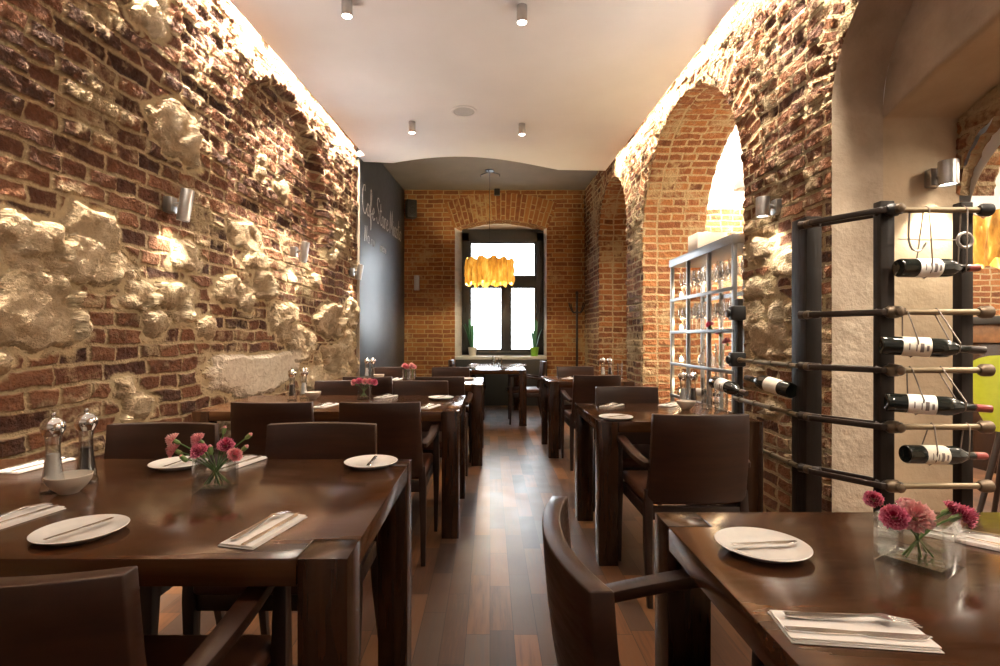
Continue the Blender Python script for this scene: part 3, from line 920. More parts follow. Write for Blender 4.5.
def make_chair():
    t = thing('dining_chair', '', 'chair', (0, 0, 0), 0, 'dark wooden armchairs')
    # curved, reclined back panel
    bm = BM(); nx, nz = 14, 6
    front, back = [], []
    for j in range(nz+1):
        v = j/nz; z = .45 + .40*v
        w = .222 - .012*v
        yb = -.205 - .062*v - .012*math.sin(v*math.pi)
        rf, rb = [], []
        for i in range(nx+1):
            u = -1 + 2*i/nx
            y = yb - .04*(1-u*u)
            rf.append(bm.verts.new((u*w, y+.017, z))); rb.append(bm.verts.new((u*w, y-.017, z)))
        front.append(rf); back.append(rb)
    for j in range(nz):
        for i in range(nx):
            bm.faces.new((front[j][i], front[j][i+1], front[j+1][i+1], front[j+1][i]))
            bm.faces.new((back[j][i+1], back[j][i], back[j+1][i], back[j+1][i+1]))
        for i in (0, nx):
            bm.faces.new((front[j][i], back[j][i], back[j+1][i], front[j+1][i]))
    for i in range(nx):
        bm.faces.new((front[0][i+1], front[0][i], back[0][i], back[0][i+1]))
        bm.faces.new((front[nz][i], front[nz][i+1], back[nz][i+1], back[nz][i]))
    obj('backrest', bm, M['chair'], t, bevel=.003, smooth=50)
    for s in (-1, 1):
        bm = BM()
        rsweep(bm, [(s*.228, -.285, 0), (s*.222, -.235, .22), (s*.215, -.21, .42), (s*.213, -.212, .50)], [.024, .032, .038, .034], [.026, .034, .040, .03], (1, 0, 0))
        obj('leg', bm, M['chair_leg'], t, bevel=.003)
        bm = BM()
        rsweep(bm, [(s*.243, .20, 0), (s*.246, .195, .2), (s*.247, .19, .40), (s*.247, .19, .46), (s*.247, .195, .64)], [.020, .028, .038, .036, .030], [.022, .032, .044, .040, .032], (1, 0, 0))
        obj('leg', bm, M['chair_leg'], t, bevel=.003)
        bm = BM()
        pts = smoothpath([(s*.222, -.235, .615), (s*.240, -.14, .628), (s*.250, .0, .650), (s*.250, .12, .664), (s*.246, .215, .650)], 4)
        n = len(pts)
        rsweep(bm, pts, [.034+.012*math.sin(math.pi*i/(n-1)) for i in range(n)], [.026]*n, (1, 0, 0))
        obj('armrest', bm, M['chair'], t, bevel=.004)
    bm = BM(); box(bm, -.225, .225, -.205, .235, .425, .475)
    obj('seat', bm, M['seat'], t, bevel=.018, segs=4)
    bm = BM(); box(bm, -.228, .228, .165, .20, .365, .424); box(bm, -.205, .205, -.225, -.195, .365, .424)
    box(bm, -.228, -.20, -.20, .17, .365, .424); box(bm, .20, .228, -.20, .17, .365, .424)
    obj('seat_frame', bm, M['chair_leg'], t, bevel=.003)
    return t
BO = .267   # back of the chair behind its centre
CH = make_chair()
chairs = [   # x, depth of the top of the back, facing (0 = away, 180 = to the camera, -90 = right, 90 = left), label
 (-.735, .760, 0, 'near left chair in the foreground seen from behind, with its right armrest'),
 (.15, .905, -90, 'chair at the end of the front right table, seen from the side'),
 (-.655, 2.03, 180, 'chair at the far side of the front left table, next to the aisle'),
 (-1.275, 2.03, 180, 'chair at the far side of the front left table, near the brick wall'),
 (-1.14, 2.72, 0, 'chair with its back to us at the second left table, near the wall'),
 (-.575, 2.72, 0, 'chair with its back to us at the second left table, next to the aisle'),
 (-1.14, 4.02, 180, 'chair at the far side of the second left table, near the wall'),
 (-.535, 4.02, 180, 'chair at the far side of the second left table, next to the aisle'),
 (-1.05, 4.46, 0, 'chair with its back to us at the third left table, behind the vase'),
 (-.43, 4.46, 0, 'chair with its back to us at the third left table, next to the aisle'),
 (-1.12, 5.84, 180, 'chair at the far side of the third left table, by the chalkboard'),
 (-.44, 5.84, 180, 'chair at the far side of the third left table, left of the window table'),
 (.93, 2.30, 0, 'armchair with its back to us at the small right table by the wine rack'),
 (.93, 3.54, 180, 'chair at the far side of the small right table, below the brick pier'),
 (.955, 4.64, 0, 'chair with its back to us at the far right table'),
 (.98, 5.98, 180, 'chair at the far side of the far right table, by the coat stand'),
 (-.56, 7.70, -90, 'chair at the left side of the window table, beside the sill'),
 (.74, 7.30, 90, 'chair at the right side of the window table, facing left'),
]
for i, (x, yb, face, lab) in enumerate(chairs):
    a = R(face)
    # centre is BO in front of the back
    cx, cy = x - math.sin(a)*BO, yb + math.cos(a)*BO
    if i == 0:
        c = CH; c.location = (cx, cy, 0); c.rotation_euler = (0, 0, a); c['label'] = lab
    else:
        c = dup(CH, lab, (cx, cy, 0), a)

# ---------------------------------------------------------------- things on the tables
ZT = .75
def make_plate():
    bm = BM()
    lathe(bm, [(0, .004), (.050, .004), (.055, 0), (.060, 0), (.066, .005), (.088, .014), (.090, .0165), (.088, .0175), (.066, .0095), (.058, .0075), (0, .0075)], 48)
    return obj('side_plate', bm, M['ceramic'])
def knife_bm():
    bm = BM()
    pr = [(-.10,-.0065),(-.06,-.0075),(-.01,-.0055),(.0,-.005),(.01,-.009),(.06,-.0105),(.085,-.008),(.10,.001),(.095,.006),(.01,.0055),(.0,.004),(-.06,.0065),(-.10,.006)]
    prism(bm, pr, 0, .0026)
    return bm
def fork_bm():
    bm = BM()
    pr = [(-.095,-.006),(-.05,-.0055),(.02,-.0028),(.035,-.004),(.047,-.011)]
    for k in range(4):
        y = -.011 + k*.0063
        pr += [(.093, y+.0004), (.0945, y+.0014), (.093, y+.0028)]
        if k < 3: pr += [(.056, y+.0030), (.056, y+.0061)]
    pr += [(.047, .011), (.035,.004), (.02,.0028), (-.05,.0055), (-.095,.006)]
    prism(bm, pr, 0, .0022)
    for v in bm.verts:
        x = v.co.x
        v.co.z += .010*math.exp(-((x-.03)/.035)**2) + (.004 if x < -.07 else 0)
    return bm
def make_napkin():
    bm = BM()
    a, b = .100, .043
    n = 14
    for k, (da, db, z) in enumerate(((0, 0, 0), (.003, .002, .0022), (.001, .004, .0046))):
        box(bm, -a+da, a-da, -b+db, b-db, z, z+.0019)
    o = obj('paper_napkin', bm, M['napkin'], bevel=.0007, segs=1)
    return o
PLATE = make_plate(); KNIFE = obj('knife', knife_bm(), M['steel'], bevel=.0006, segs=1)
FORK = obj('fork', fork_bm(), M['steel'], bevel=.0004, segs=1); NAP = make_napkin()
SMALLK = obj('butter_knife', knife_bm(), M['steel'], bevel=.0006, segs=1)
for v in SMALLK.data.vertices: v.co.x *= .72; v.co.y *= .9
first = {}
def place(proto, label, cat, p, rz=0., group=None, z=None):
    if proto.name.split('.')[0] not in first:
        first[proto.name.split('.')[0]] = 1; o = proto
    else: o = copy_tree(proto)
    o.location = (p[0], p[1], p[2] if z is None else z); o.rotation_euler = (0, 0, rz)
    tag(o, label, cat, group); return o
def ang_of(a, b):
    d = TP(*b)-TP(*a); return math.atan2(d.y, d.x)

def plate_set(px, py, where, k0, k1):
    p = TP(px, py, ZT+.012); p.z = ZT
    place(PLATE, 'white side plate ' + where, 'plate', p, 0, 'white side plates')
    if k0:
        m = ((k0[0]+k1[0])/2, (k0[1]+k1[1])/2); q = TP(*m)
        q = p + Vector((0.004, -.004, 0))
        o = place(SMALLK, 'butter knife on the plate ' + where, 'knife', q, ang_of(k0, k1), 'butter knives on plates', z=ZT+.0165)
def napkin_set(px, py, where, a0, a1, fork=True):
    p = TP(px, py); rz = ang_of(a0, a1)
    place(NAP, 'folded white paper napkin ' + where, 'napkin', p, rz, 'folded napkins', z=ZT+.0005)
    c, s = math.cos(rz), math.sin(rz)
    if fork:
        place(FORK, 'steel fork on the napkin ' + where, 'fork', (p.x+.010*c-.018*s, p.y+.010*s+.018*c, 0), rz, 'table forks', z=ZT+.0072)
        place(KNIFE, 'steel knife on the napkin ' + where, 'knife', (p.x+.002*c+.018*s, p.y+.002*s-.018*c, 0), rz, 'table knives', z=ZT+.0072)
plate_set(81, 530, 'at the front of the left table, near the mills', (50, 541), (108, 522))
plate_set(179, 463, 'behind the carnation vase on the front left table', (170, 466), (188, 460))
plate_set(371, 462, 'by the aisle corner of the front left table', (366, 468), (376, 456))
plate_set(762, 545, 'on the front right table', (722, 548), (790, 545))
plate_set(616, 417, 'at the corner of the small right table', (608, 418), (624, 416))
plate_set(441, 397.5, 'near the aisle corner of the second left table', (436, 399), (448, 396))
plate_set(467, 378.5, 'at the aisle end of the third left table', None, None)
napkin_set(266, 531, 'beside the aisle leg of the front left table', (238, 549), (296, 516))
napkin_set(238, 464, 'behind the carnation vase on the front left table', (222, 470), (258, 458))
napkin_set(10, 521, 'at the left edge of the picture', (-22, 533), (26, 518))
napkin_set(38, 466, 'behind the salt mill on the front left table', (16, 470), (62, 459))
napkin_set(850, 632, 'at the near edge of the front right table', (788, 622), (930, 631))
napkin_set(985, 543, 'right of the vase on the front right table', (955, 537), (1010, 548))
napkin_set(612, 406, 'on the small right table behind its plate', (602, 409), (622, 404))
napkin_set(326, 406, 'between two chairs at the second left table', (314, 409), (337, 403))
napkin_set(429, 407, 'by the aisle on the second left table', (420, 410), (438, 404))
napkin_set(386, 397, 'behind the vase of the second left table', (376, 399), (396, 395))
napkin_set(672, 405, 'behind the mills on the small right table', (664, 406), (682, 403))
napkin_set(569, 378.6, 'at the corner of the far right table', (562, 380), (577, 377.5))
napkin_set(440, 379, 'on the third left table, by its aisle end', (434, 380), (447, 378.3))
napkin_set(396, 379.5, 'at the near edge of the third left table', (390, 381), (403, 378))
napkin_set(474, 364.5, 'at the left of the window table', (468, 365.5), (481, 364))
napkin_set(521, 365.5, 'at the right of the window table', (515, 366), (527, 365))

def make_mill(fill, name):
    t = thing(name, '', 'mill')
    bm = BM()
    lathe(bm, [(0,0),(.029,0),(.030,.004),(.030,.012),(.027,.018),(.0265,.030),(.0225,.060),(.0185,.095),(.017,.125),(.0185,.150),(.021,.162),(.021,.165),(.019,.165),
               (.0165,.150),(.0150,.125),(.0165,.095),(.0205,.060),(.0240,.032),(.0,.030)], 28)
    obj('glass_body', bm, M['thin_glass'], t)
    bm = BM(); lathe(bm, [(0,.0305),(.0236,.0325),(.0200,.060),(.0160,.094),(.0150,.108),(0,.110)], 20)
    obj('filling', bm, fill, t)
    bm = BM(); lathe(bm, [(0,.0303),(.0235,.0302),(.028,.020),(.0305,.012),(.0306,.002),(.0275,0),(0,.0)], 28)
    obj('base_ring', bm, M['chrome'], t) if False else bm.free()
    bm = BM(); lathe(bm, [(0,.160),(.0205,.160),(.0225,.164),(.0285,.176),(.0300,.186),(.0275,.198),(.019,.208),(.008,.213),(.005,.214),(0,.214)], 28)
    cp = obj('metal_cap', bm, M['chrome'], t)
    bm = BM(); lathe(bm, [(0,.212),(.004,.213),(.0065,.219),(.005,.225),(0,.2265)], 14)
    obj('knob', bm, M['chrome'], cp)
    return t
SALT = make_mill(M['salt'], 'salt_mill'); PEP = make_mill(M['pepper'], 'pepper_mill')
SALT['category'] = PEP['category'] = 'mill'
BOWL = None
def make_bowl():
    bm = BM()
    lathe(bm, [(0,.0),(.024,0),(.026,.003),(.042,.018),(.053,.036),(.056,.050),(.0545,.051),(.051,.037),(.040,.021),(.022,.008),(0,.007)], 36)
    return obj('sugar_bowl', bm, M['bowl'])
BOWL = make_bowl()
def mills(ps, pp, pb, where):
    for proto, kind, p in ((SALT, 'salt', ps), (PEP, 'pepper', pp)):
        place(proto, 'glass %s mill with a shiny metal dome %s' % (kind, where), 'mill', TP(*p), 0, 'salt and pepper mills')
    if pb: place(BOWL, 'small cream bowl beside the mills %s' % where, 'bowl', TP(*pb), 0, 'small bowls beside the mills')
mills((53, 492), (86, 483), (69, 492.5), 'on the front left table')
mills((304, 398), (292, 400), (313, 399), 'on the second left table')
mills((367, 378.6), (373, 378.6), (379, 379.2), 'on the third left table')
mills((683, 405), (693, 405), (686, 409), 'on the small right table')
mills((603, 377.3), (610, 377.3), None, 'on the far right table')

# carnations
def bloom_bm(rad, seed):
    rnd = random.Random(seed); bm = BM()
    uvl = bm.loops.layers.uv.new('UVMap')
    layers = [(1.0, .15, 8), (.92, .45, 8), (.78, .75, 7), (.6, 1.0, 6), (.4, 1.25, 5)]
    for li, (rr, up, np_) in enumerate(layers):
        for k in range(np_):
            a0 = 2*math.pi*(k+rnd.random()*.5)/np_ + li*.4
            wid = 2*math.pi/np_*1.25
            nu, nv = 8, 4
            g = []
            ph = rnd.random()*6
            for j in range(nv+1):
                v = j/nv; row = []
                for i in range(nu+1):
                    u = i/nu - .5
                    r = rad*rr*(.12 + .88*v)*(1 - .22*u*u*4*v) + (rad*.07*math.sin(i*math.pi + ph) if j == nv else 0)
                    aa = a0 + u*wid*(.35+.75*v)
                    z = rad*up*(v**1.3)*.75 + rad*.16*v*v*math.sin(u*19 + ph + k) - rad*.05*li*0
                    row.append(bm.verts.new((r*math.cos(aa)*math.cos(up*.45), r*math.sin(aa)*math.cos(up*.45), z)))
                g.append(row)
            for j in range(nv):
                for i in range(nu):
                    f = bm.faces.new((g[j][i], g[j][i+1], g[j+1][i+1], g[j+1][i]))
                    for lp, vv in zip(f.loops, (j, j, j+1, j+1)): lp[uvl].uv = (i/nu, vv/nv)
    return bm
def flower(base, head, rad, mat, label, group, seed, bud=False, bend=None, openness=1.):
    t = thing('carnation', label, 'flower', base, 0, group)
    base = Vector(base); head = Vector(head)-base
    out = Vector((head.x, head.y, 0))
    dirn = (out*1.0 + Vector((0, 0, max(.02, head.z*.45)))).normalized()
    if bend: dirn = Vector(bend).normalized()
    neck = head - dirn*rad*1.1
    mid = neck*.55 + Vector((0, 0, .015)); 
    bm = BM(); tube(bm, smoothpath([Vector((0,0,0)), mid, neck], 5), .0021, 6); obj('stem', bm, M['stem'], t)
    q = dirn.to_track_quat('Z', 'Y').to_matrix().to_4x4()
    cl = rad*1.25 if not bud else rad*2.0
    m = Matrix.Translation(neck - dirn*cl*(.9 if not bud else .55)) @ q
    cr = rad*.34 if not bud else rad*.62
    bm = BM(); lathe(bm, [(0,0),(cr*.55,cl*.05),(cr,cl*.35),(cr*.95,cl*.75),(cr*1.05,cl),(0,cl*.97)], 10, m); obj('calyx', bm, M['calyx'], t)
    if bud:
        m = Matrix.Translation(neck - dirn*cl*.55 + dirn*cl*.9) @ q
        bm = BM(); lathe(bm, [(0,0),(cr*.8,0),(cr*.85,cr*.5),(cr*.4,cr*1.2),(0,cr*1.3)], 10, m)
        uvl = bm.loops.layers.uv.new('UVMap')
        obj('bloom', bm, mat, t)
    else:
        bm = bloom_bm(rad*1.22, seed)
        m = Matrix.Translation(neck) @ q
        for v in bm.verts: v.co = m @ v.co
        me = bpy.data.meshes.new('bloom'); bm.to_mesh(me); bm.free()
        me.polygons.foreach_set('use_smooth', [True]*len(me.polygons))
        link('bloom', me, mat, t)
    return t
def square_vase(loc, s, h, rz, label, water=.45):
    t = thing('square_vase', label, 'vase', loc, rz, 'square glass vases of carnations')
    b = s/2; w = .0055
    bm = BM()
    def loop(k, z): return [bm.verts.new((x*k, y*k, z)) for x, y in ((-1,-1),(1,-1),(1,1),(-1,1))]
    L = [loop(b, 0), loop(b, h), loop(b-w, h), loop(b-w, .012)]
    for A_, B_ in zip(L, L[1:]):
        for k in range(4): bm.faces.new((A_[k], A_[(k+1)%4], B_[(k+1)%4], B_[k]))
    bm.faces.new(L[0][::-1]); bm.faces.new(L[-1])
    obj('glass_box', bm, M['glass'], t, bevel=.002)
    bm = BM(); k = b-w-.0006; box(bm, -k, k, -k, k, .0126, h*water); obj('water', bm, M['water'], t)
    return t
# front left arrangement
vL = TP(216, 489); square_vase((vL.x, vL.y, ZT), .094, .108, R(8), 'square glass vase of pink carnations on the front left table')
g = 'carnations in the front left vase'
FL = [(167,437,.018,'pale','pale pink carnation facing left, upper of the leftmost pair',0,-.03),(168,447,.020,'pink','pink carnation facing left, lower of the leftmost pair',0,-.02),
      (193,436,.019,'pink','pink carnation above the deep red one in the front left vase',0,.02),(195,446,.022,'magenta','large magenta carnation with pale edges at the left of the vase rim',0,-.05),
      (226,440,.021,'magenta','magenta carnation standing upright over the right of the left vase',0,0),(237,451,.019,'pink','coral pink carnation leaning right over the left vase',0,-.03),
      (210,446,.012,'pale','half open pale bud at the middle of the front left vase',1,-.01),(225,427,.010,'pale','tallest closed green bud in the front left vase',1,.01),
      (251,434,.010,'pale','upper closed bud at the far right of the front left vase',1,.01),(247,446,.011,'pale','lower closed bud at the far right of the front left vase',1,0),
      (181,456,.011,'pale','small pale pink bud drooping at the left rim of the vase',1,-.02)]
for i, (px, py, r, m, lab, bud, dy) in enumerate(FL):
    hd = PX(px, py, vL.y+dy)
    base = Vector((vL.x - (hd.x-vL.x)*.28, vL.y - dy*.4 + .012*math.sin(i*2.1), ZT+.0145))
    base.x = min(max(base.x, vL.x-.032), vL.x+.032)
    flower(base, hd, r, M[m], lab, g, i, bool(bud), bend=((hd.x-vL.x)*6, -.35 if not bud else 0, .55 if not bud else .5))
# front right arrangement
vR = TP(919, 563); square_vase((vR.x, vR.y, ZT), .112, .094, R(33), 'square glass vase of carnations on the front right table', .5)
g = 'carnations in the front right vase'
FR = [(873,496,.016,'magenta','small magenta carnation leaning far left over the right vase',0,.02),(893,513,.022,'magenta','dark magenta carnation with pale rim facing forward',0,-.05),
      (918,510,.029,'pale','large salmon pink carnation at the middle of the right vase',0,-.05),(961,507,.018,'magenta','magenta carnation at the right of the front right vase',0,.02),
      (975,512,.022,'magenta','magenta carnation at the far right of the front right vase',0,-.01),(912,503,.018,'pink','pink carnation partly hidden behind the large salmon one',0,.03)]
for i, (px, py, r, m, lab, bud, dy) in enumerate(FR):
    hd = PX(px, py, vR.y+dy)
    base = Vector((vR.x - (hd.x-vR.x)*.3, vR.y - dy*.3, ZT+.0145))
    base.x = min(max(base.x, vR.x-.035), vR.x+.035)
    flower(base, hd, r*.93, M[m], lab, g, 40+i, False, bend=((hd.x-vR.x)*6, -.55, .55))
# smaller arrangements further back
v2 = TP(364, 399); square_vase((v2.x, v2.y, ZT), .095, .10, R(20), 'square glass vase of carnations on the second left table')
for i, (dx, dz, m, lab) in enumerate(((-.075,.135,'pink','pink carnation at the left of the second table vase'),(-.035,.145,'magenta','magenta carnation left of centre in the second table vase'),
                                      (.01,.142,'pale','pale pink carnation in the middle of the second table vase'),(.05,.14,'pink','pink carnation right of centre in the second table vase'),
                                      (.085,.135,'magenta','magenta carnation at the right of the second table vase'))):
    flower((v2.x-dx*.3, v2.y, ZT+.0145), (v2.x+dx, v2.y-.02, ZT+dz), .024, M[m], lab, 'carnations on the second left table', 60+i, bend=(dx*6, -.5, .7))
def tall_glass(p, r, h, label, name='tall_glass', wat=.3):
    t = thing(name, label, 'glass', p)
    bm = BM(); lathe(bm, [(0,0),(r*.92,0),(r,.006),(r,h),(r-.0025,h),(r-.0025,.010),(0,.009)], 24); obj('glass_wall', bm, M['thin_glass'], t)
    bm = BM(); lathe(bm, [(0,.0102),(r-.003,.0105),(r-.003,h*wat),(0,h*wat)], 20); obj('water', bm, M['water'], t)
    return t
for k, (px, m1, lab) in enumerate(((405.5, 'pink', 'left glass'), (412.5, 'pale', 'right glass'))):
    p = TP(px, 379.5); tall_glass(p, .034, .105, 'small round glass vase with pink carnations on the third left table, %s' % lab.replace(' glass', ' one of two'), 'round_vase', .5)
    for q, (dx, dz) in enumerate(((-.012, .165), (.016, .15))):
        flower((p.x, p.y, ZT+.012), (p.x+dx, p.y-.01, ZT+dz), .028, M[m1 if q == 0 else 'pink'], '%s pink carnation in the %s vase of the third left table' % (('upper', 'lower')[q], lab.split()[0]), 'carnations on the third left table', 80+k*3+q, bend=(dx*10, -.5, .8))
# tall glasses on the small right table
tall_glass(TP(707, 409), .033, .19, 'tall clear glass next to the mills on the small right table', wat=.12)
tall_glass(TP(721, 411), .037, .23, 'taller clear glass vase at the right end of the small right table', wat=.25)
tall_glass(TP(620, 377), .03, .15, 'clear glass beside the mills on the far right table', wat=.2)
tall_glass(TP(494, 367.5), .03, .16, 'clear glass candle holder standing on the window table', wat=.5)
tall_glass(TP(500, 366.5), .03, .13, 'short clear glass to the right of the candle holder on the window table', wat=.3)

# ---------------------------------------------------------------- ceiling lamps, speaker, sconces
for i, (px, py, yd, lab) in enumerate(((347, 0, 3.49, 'near left steel ceiling spotlight'), (522, 0, 3.56, 'near right steel ceiling spotlight'),
                                      (412, 0, 5.48, 'far left steel ceiling spotlight'), (522, 0, 5.53, 'far right steel ceiling spotlight'))):
    x = (px-CX)/F*yd
    t = thing('ceiling_spotlight', lab + ' with a glowing lens', 'ceiling light', (x, yd, ZP), 0, 'cylindrical ceiling spotlights')
    bm = BM(); lathe(bm, [(0,0),(.036,0),(.036,-.112),(.034,-.115),(.031,-.112),(.031,-.105),(0,-.105)], 28); obj('housing', bm, M['brushed'], t)
    bm = BM(); lathe(bm, [(0,-.1055),(.0305,-.1055),(.0305,-.113),(.02,-.118),(0,-.120)], 20); obj('lens', bm, M['bulb'], t)
    l_ = light('spot_or_fill_light', 'SPOT', (0, 0, -.125), SPOT_W, WARM2, t, spot_size=R(100), spot_blend=.8, shadow_soft_size=.03)
# added ceiling fill near and behind the camera, no wall lamps stand there
for x, y in ((XL(.8) + .15, .8), (XL(-.8) + .15, -.8), (XR(-.6) - .15, -.6)):
    o = light('lamp_or_fill_light', 'SPOT', (x, y, 2.03), UP_W, (1, .97, .95), spot_size=R(150), spot_blend=1., shadow_soft_size=.04)
    aim(o, (-.55 * x / abs(x), 0, 1))
# added overhead fill spots near the camera, without housings
for x in (-.9, .3):
    light('spot_or_fill_light', 'SPOT', (x, .7, ZP-.02), SPOT_W*.6, WARM2, None, spot_size=R(150), spot_blend=.8, shadow_soft_size=.03)
t = thing('ceiling_speaker', 'round white speaker grille in the white ceiling', 'speaker', ((464-CX)/F*5.21, 5.21, ZP))
bm = BM(); lathe(bm, [(.105,0),(.13,-.002),(.133,-.008),(.128,-.013),(.108,-.012),(.105,-.006)], 40, closed=True); obj('rim', bm, M['white'], t)
bm = BM(); lathe(bm, [(0,-.009),(.07,-.0085),(.107,-.006),(.107,-.001),(0,-.001)], 40); obj('grille', bm, simple('grey_grille', (.5,.49,.48), .6), t)

def sconce(px, py, wall_x, yd, nx, label, ny=0., tilt=10, base=None, up=False, power=SCONCE_W, hh=.09, rr=.035):
    """wall lamp: square mount, short arm, tilted steel cylinder shining down on the wall"""
    z = CAMZ + (CY-py)/F*yd
    if base is None: base = (wall_x, yd, z)
    t = thing('wall_lamp', label, 'wall light', base, math.atan2(ny, nx), 'steel cylinder wall lamps')
    bm = BM(); box(bm, -.03, .020, -.032, .032, -.045, .045); obj('mount', bm, M['brushed'], t, bevel=.004)
    bm = BM(); tube(bm, [(.018,0,.0), (.062,0,.012)], .011, 10); obj('arm', bm, M['brushed'], t)
    m = Matrix.Translation((.085, 0, .0)) @ Matrix.Rotation(R(tilt), 4, 'Y')
    bm = BM(); lathe(bm, [(0,hh-.002),(rr-.005,hh-.002),(rr-.002,hh+.002),(rr,hh-.002),(rr,-hh-.002),(rr-.003,-hh-.004),(rr-.005,-hh),(rr-.005,-hh+.012),(0,-hh+.012)], 28, m); obj('cylinder', bm, M['brushed'], t)
    bm = BM(); lathe(bm, [(0,-hh+.0115),(rr-.0054,-hh+.0115),(rr-.0054,-hh+.006),(0,-hh+.004)], 20, m); obj('lens', bm, M['bulb'], t)
    d = Vector((-.42, 0, -1)) if tilt else Vector((-.25, 0, -1))
    l_ = light('lamp_or_fill_light', 'SPOT', m @ Vector((0, 0, -hh-.015)), power, (1, .93, .74), t, spot_size=R(84), spot_blend=.6, shadow_soft_size=.03)
    aim(l_, d)
    if up:  # added upward beam turned inward to brighten the ceiling
        l2 = light('lamp_or_fill_light', 'SPOT', m @ Vector((0, 0, hh+.01)), UP_W, (1, .97, .95), t, spot_size=R(112), spot_blend=1., shadow_soft_size=.04)
        aim(l2, (.75, 0, 1))
    return t
lw = lambda px: -2.00 / ((px-CX)/F - .0626)
for px, py, lab, up in ((182, 205, 'nearest steel wall lamp on the left brick wall', True), (302, 252, 'middle steel wall lamp on the left brick wall', True),
                        (358, 272, 'farthest steel wall lamp at the edge of the chalkboard', True)):
    y = lw(px); sconce(px, py, XL(y)+.035, y, 1., lab, 0, 10, up=up)
ys_ = 1.77 / ((762-CX)/F + .0252)
sconce(762, 207, XR(ys_)-.02, ys_, -1., 'steel wall lamp on the brick pillar beside the glass shelf', 0, 0, up=True, power=11, hh=.058, rr=.04)
# on the plaster jamb, facing the camera
yp = 2.725-.02
t = sconce(930, 178, 0, yp, 0, 'steel wall lamp on the plaster pillar above the wine rack', -1., 0, base=((934-CX)/F*yp, yp, CAMZ+(CY-178)/F*yp), power=22, hh=.058, rr=.042)
t = sconce(962, 184, 0, 2.60, 1., 'dark wall lamp at the right edge of the plaster pillar', 0., 0, base=(2.49, 2.85, 1.93), hh=.08)

# gold pendant lamp over the window table
def gold_lamp(loc, r, h, zc, label, power, folds=26):
    t = thing('pendant_lamp', label, 'pendant lamp', (loc[0], loc[1], zc))
    zt = loc[2]-zc
    bm = BM(); lathe(bm, [(0,0),(.07,0),(.07,-.012),(.03,-.022),(0,-.022)], 24); obj('ceiling_rose', bm, M['iron'], t)
    bm = BM()
    for k in range(3):
        a = k*2.094+.4
        tube(bm, [(.01*math.cos(a), .01*math.sin(a), -.015), (.17*math.cos(a), .17*math.sin(a), -.035), (.17*math.cos(a), .17*math.sin(a), -.07)], .006, 6)
    obj('bracket', bm, M['iron'], t)
    bm = BM(); tube(bm, [(0,0,-.02), (0,0,zt+.02)], .004, 6)
    for k in range(3):
        a = k*2.094; tube(bm, [(0,0,zt+.12), (r*.8*math.cos(a), r*.8*math.sin(a), zt)], .002, 5)
    obj('cable', bm, M['iron'], t)
    bm = BM(); n = 300; nz = 14; rows = []
    for j in range(nz+1):
        v = j/nz; row = []
        for i in range(n):
            a = 2*math.pi*i/n
            fold = .10*abs(math.sin(a*folds/2 + .8*math.sin(a*3) + .25*math.sin(v*5+a*7))) + .035*mnoise.noise(Vector((math.cos(a)*5, math.sin(a)*5, v*3)))
            rr = r*(.92 + fold + .03*math.sin(v*math.pi) + (.05*mnoise.noise(Vector((a*4, v*6, 1))) ))
            z = zt - h*v + .022*math.sin(a*folds*.5+1)*(1 if j in (0, nz) else .4) + .02*mnoise.noise(Vector((math.cos(a)*8, math.sin(a)*8, 5+v)))
            row.append(bm.verts.new((rr*math.cos(a), rr*math.sin(a), z)))
        rows.append(row)
    for a_, b_ in zip(rows, rows[1:]):
        for i in range(n): bm.faces.new((a_[i], a_[(i+1)%n], b_[(i+1)%n], b_[i]))
    o = obj('shade', bm, M['gold'], t, smooth=60)
    bm = BM(); lathe(bm, [(0,.05),(.02,.045),(.03,.0),(.02,-.03),(0,-.04)], 16, Matrix.Translation((0,0,zt-h*.45))); obj('bulb', bm, M['bulb'], t)
    light('lamp_or_fill_light', 'POINT', (0, 0, zt-h*.45-.07), power, (1, .80, .48), t, shadow_soft_size=.05)
    return t
yl_ = 8.0
gold_lamp(((489.5-CX)/F*yl_, yl_, CAMZ+(CY-260)/F*yl_), .365, .37, ZC, 'gold crumpled fabric drum lamp hanging before the window', LAMP_W)
gold_lamp((4.02, 3.95, CAMZ+(CY-216)/F*3.95), .28, .36, 4.08, 'gold fabric lamp hanging in the next room above the bar', 7, 18)

# black corner speaker
p = PX(411, 208, 8.82)
t = thing('corner_speaker', 'small black loudspeaker in the corner beside the chalkboard', 'speaker', p, R(25))
bm = BM(); box(bm, -.085, .085, -.07, .07, -.17, .13); obj('cabinet', bm, M['black_plastic'], t, bevel=.012)
bm = BM(); lathe(bm, [(0,.004),(.03,.002),(.055,.0),(.062,.006),(.064,.0),(.064,-.004),(0,-.004)], 24, Matrix.Translation((0,-.071,-.06)) @ Matrix.Rotation(R(90), 4, 'X')); obj('woofer', bm, M['iron'], t)
bm = BM(); lathe(bm, [(0,.004),(.02,.002),(.03,.0),(.03,-.004),(0,-.004)], 20, Matrix.Translation((0,-.071,.06)) @ Matrix.Rotation(R(90), 4, 'X')); obj('tweeter', bm, M['iron'], t)
bm = BM(); box(bm, -.02, .02, .065, .25, -.02, .02); obj('bracket', bm, M['iron'], t, bevel=.003)
# small black detector at the top of the back wall
p = PX(497, 193, YB)
bm = BM(); box(bm, -.05, .05, -.09, 0.0, -.055, .055); tag(obj('motion_sensor', bm, M['black_plastic'], None, (p.x, YB-.005, p.z), bevel=.012), 'small dark sensor box high on the back brick wall', 'sensor')
p = PX(417, 283, YB)
bm = BM(); box(bm, -.045, .045, -.05, 0, -.13, .13); o = tag(obj('wall_uplight', bm, M['brushed'], None, (p.x, YB-.005, p.z), bevel=.008), 'small steel wall light low in the corner by the chalkboard', 'wall light')

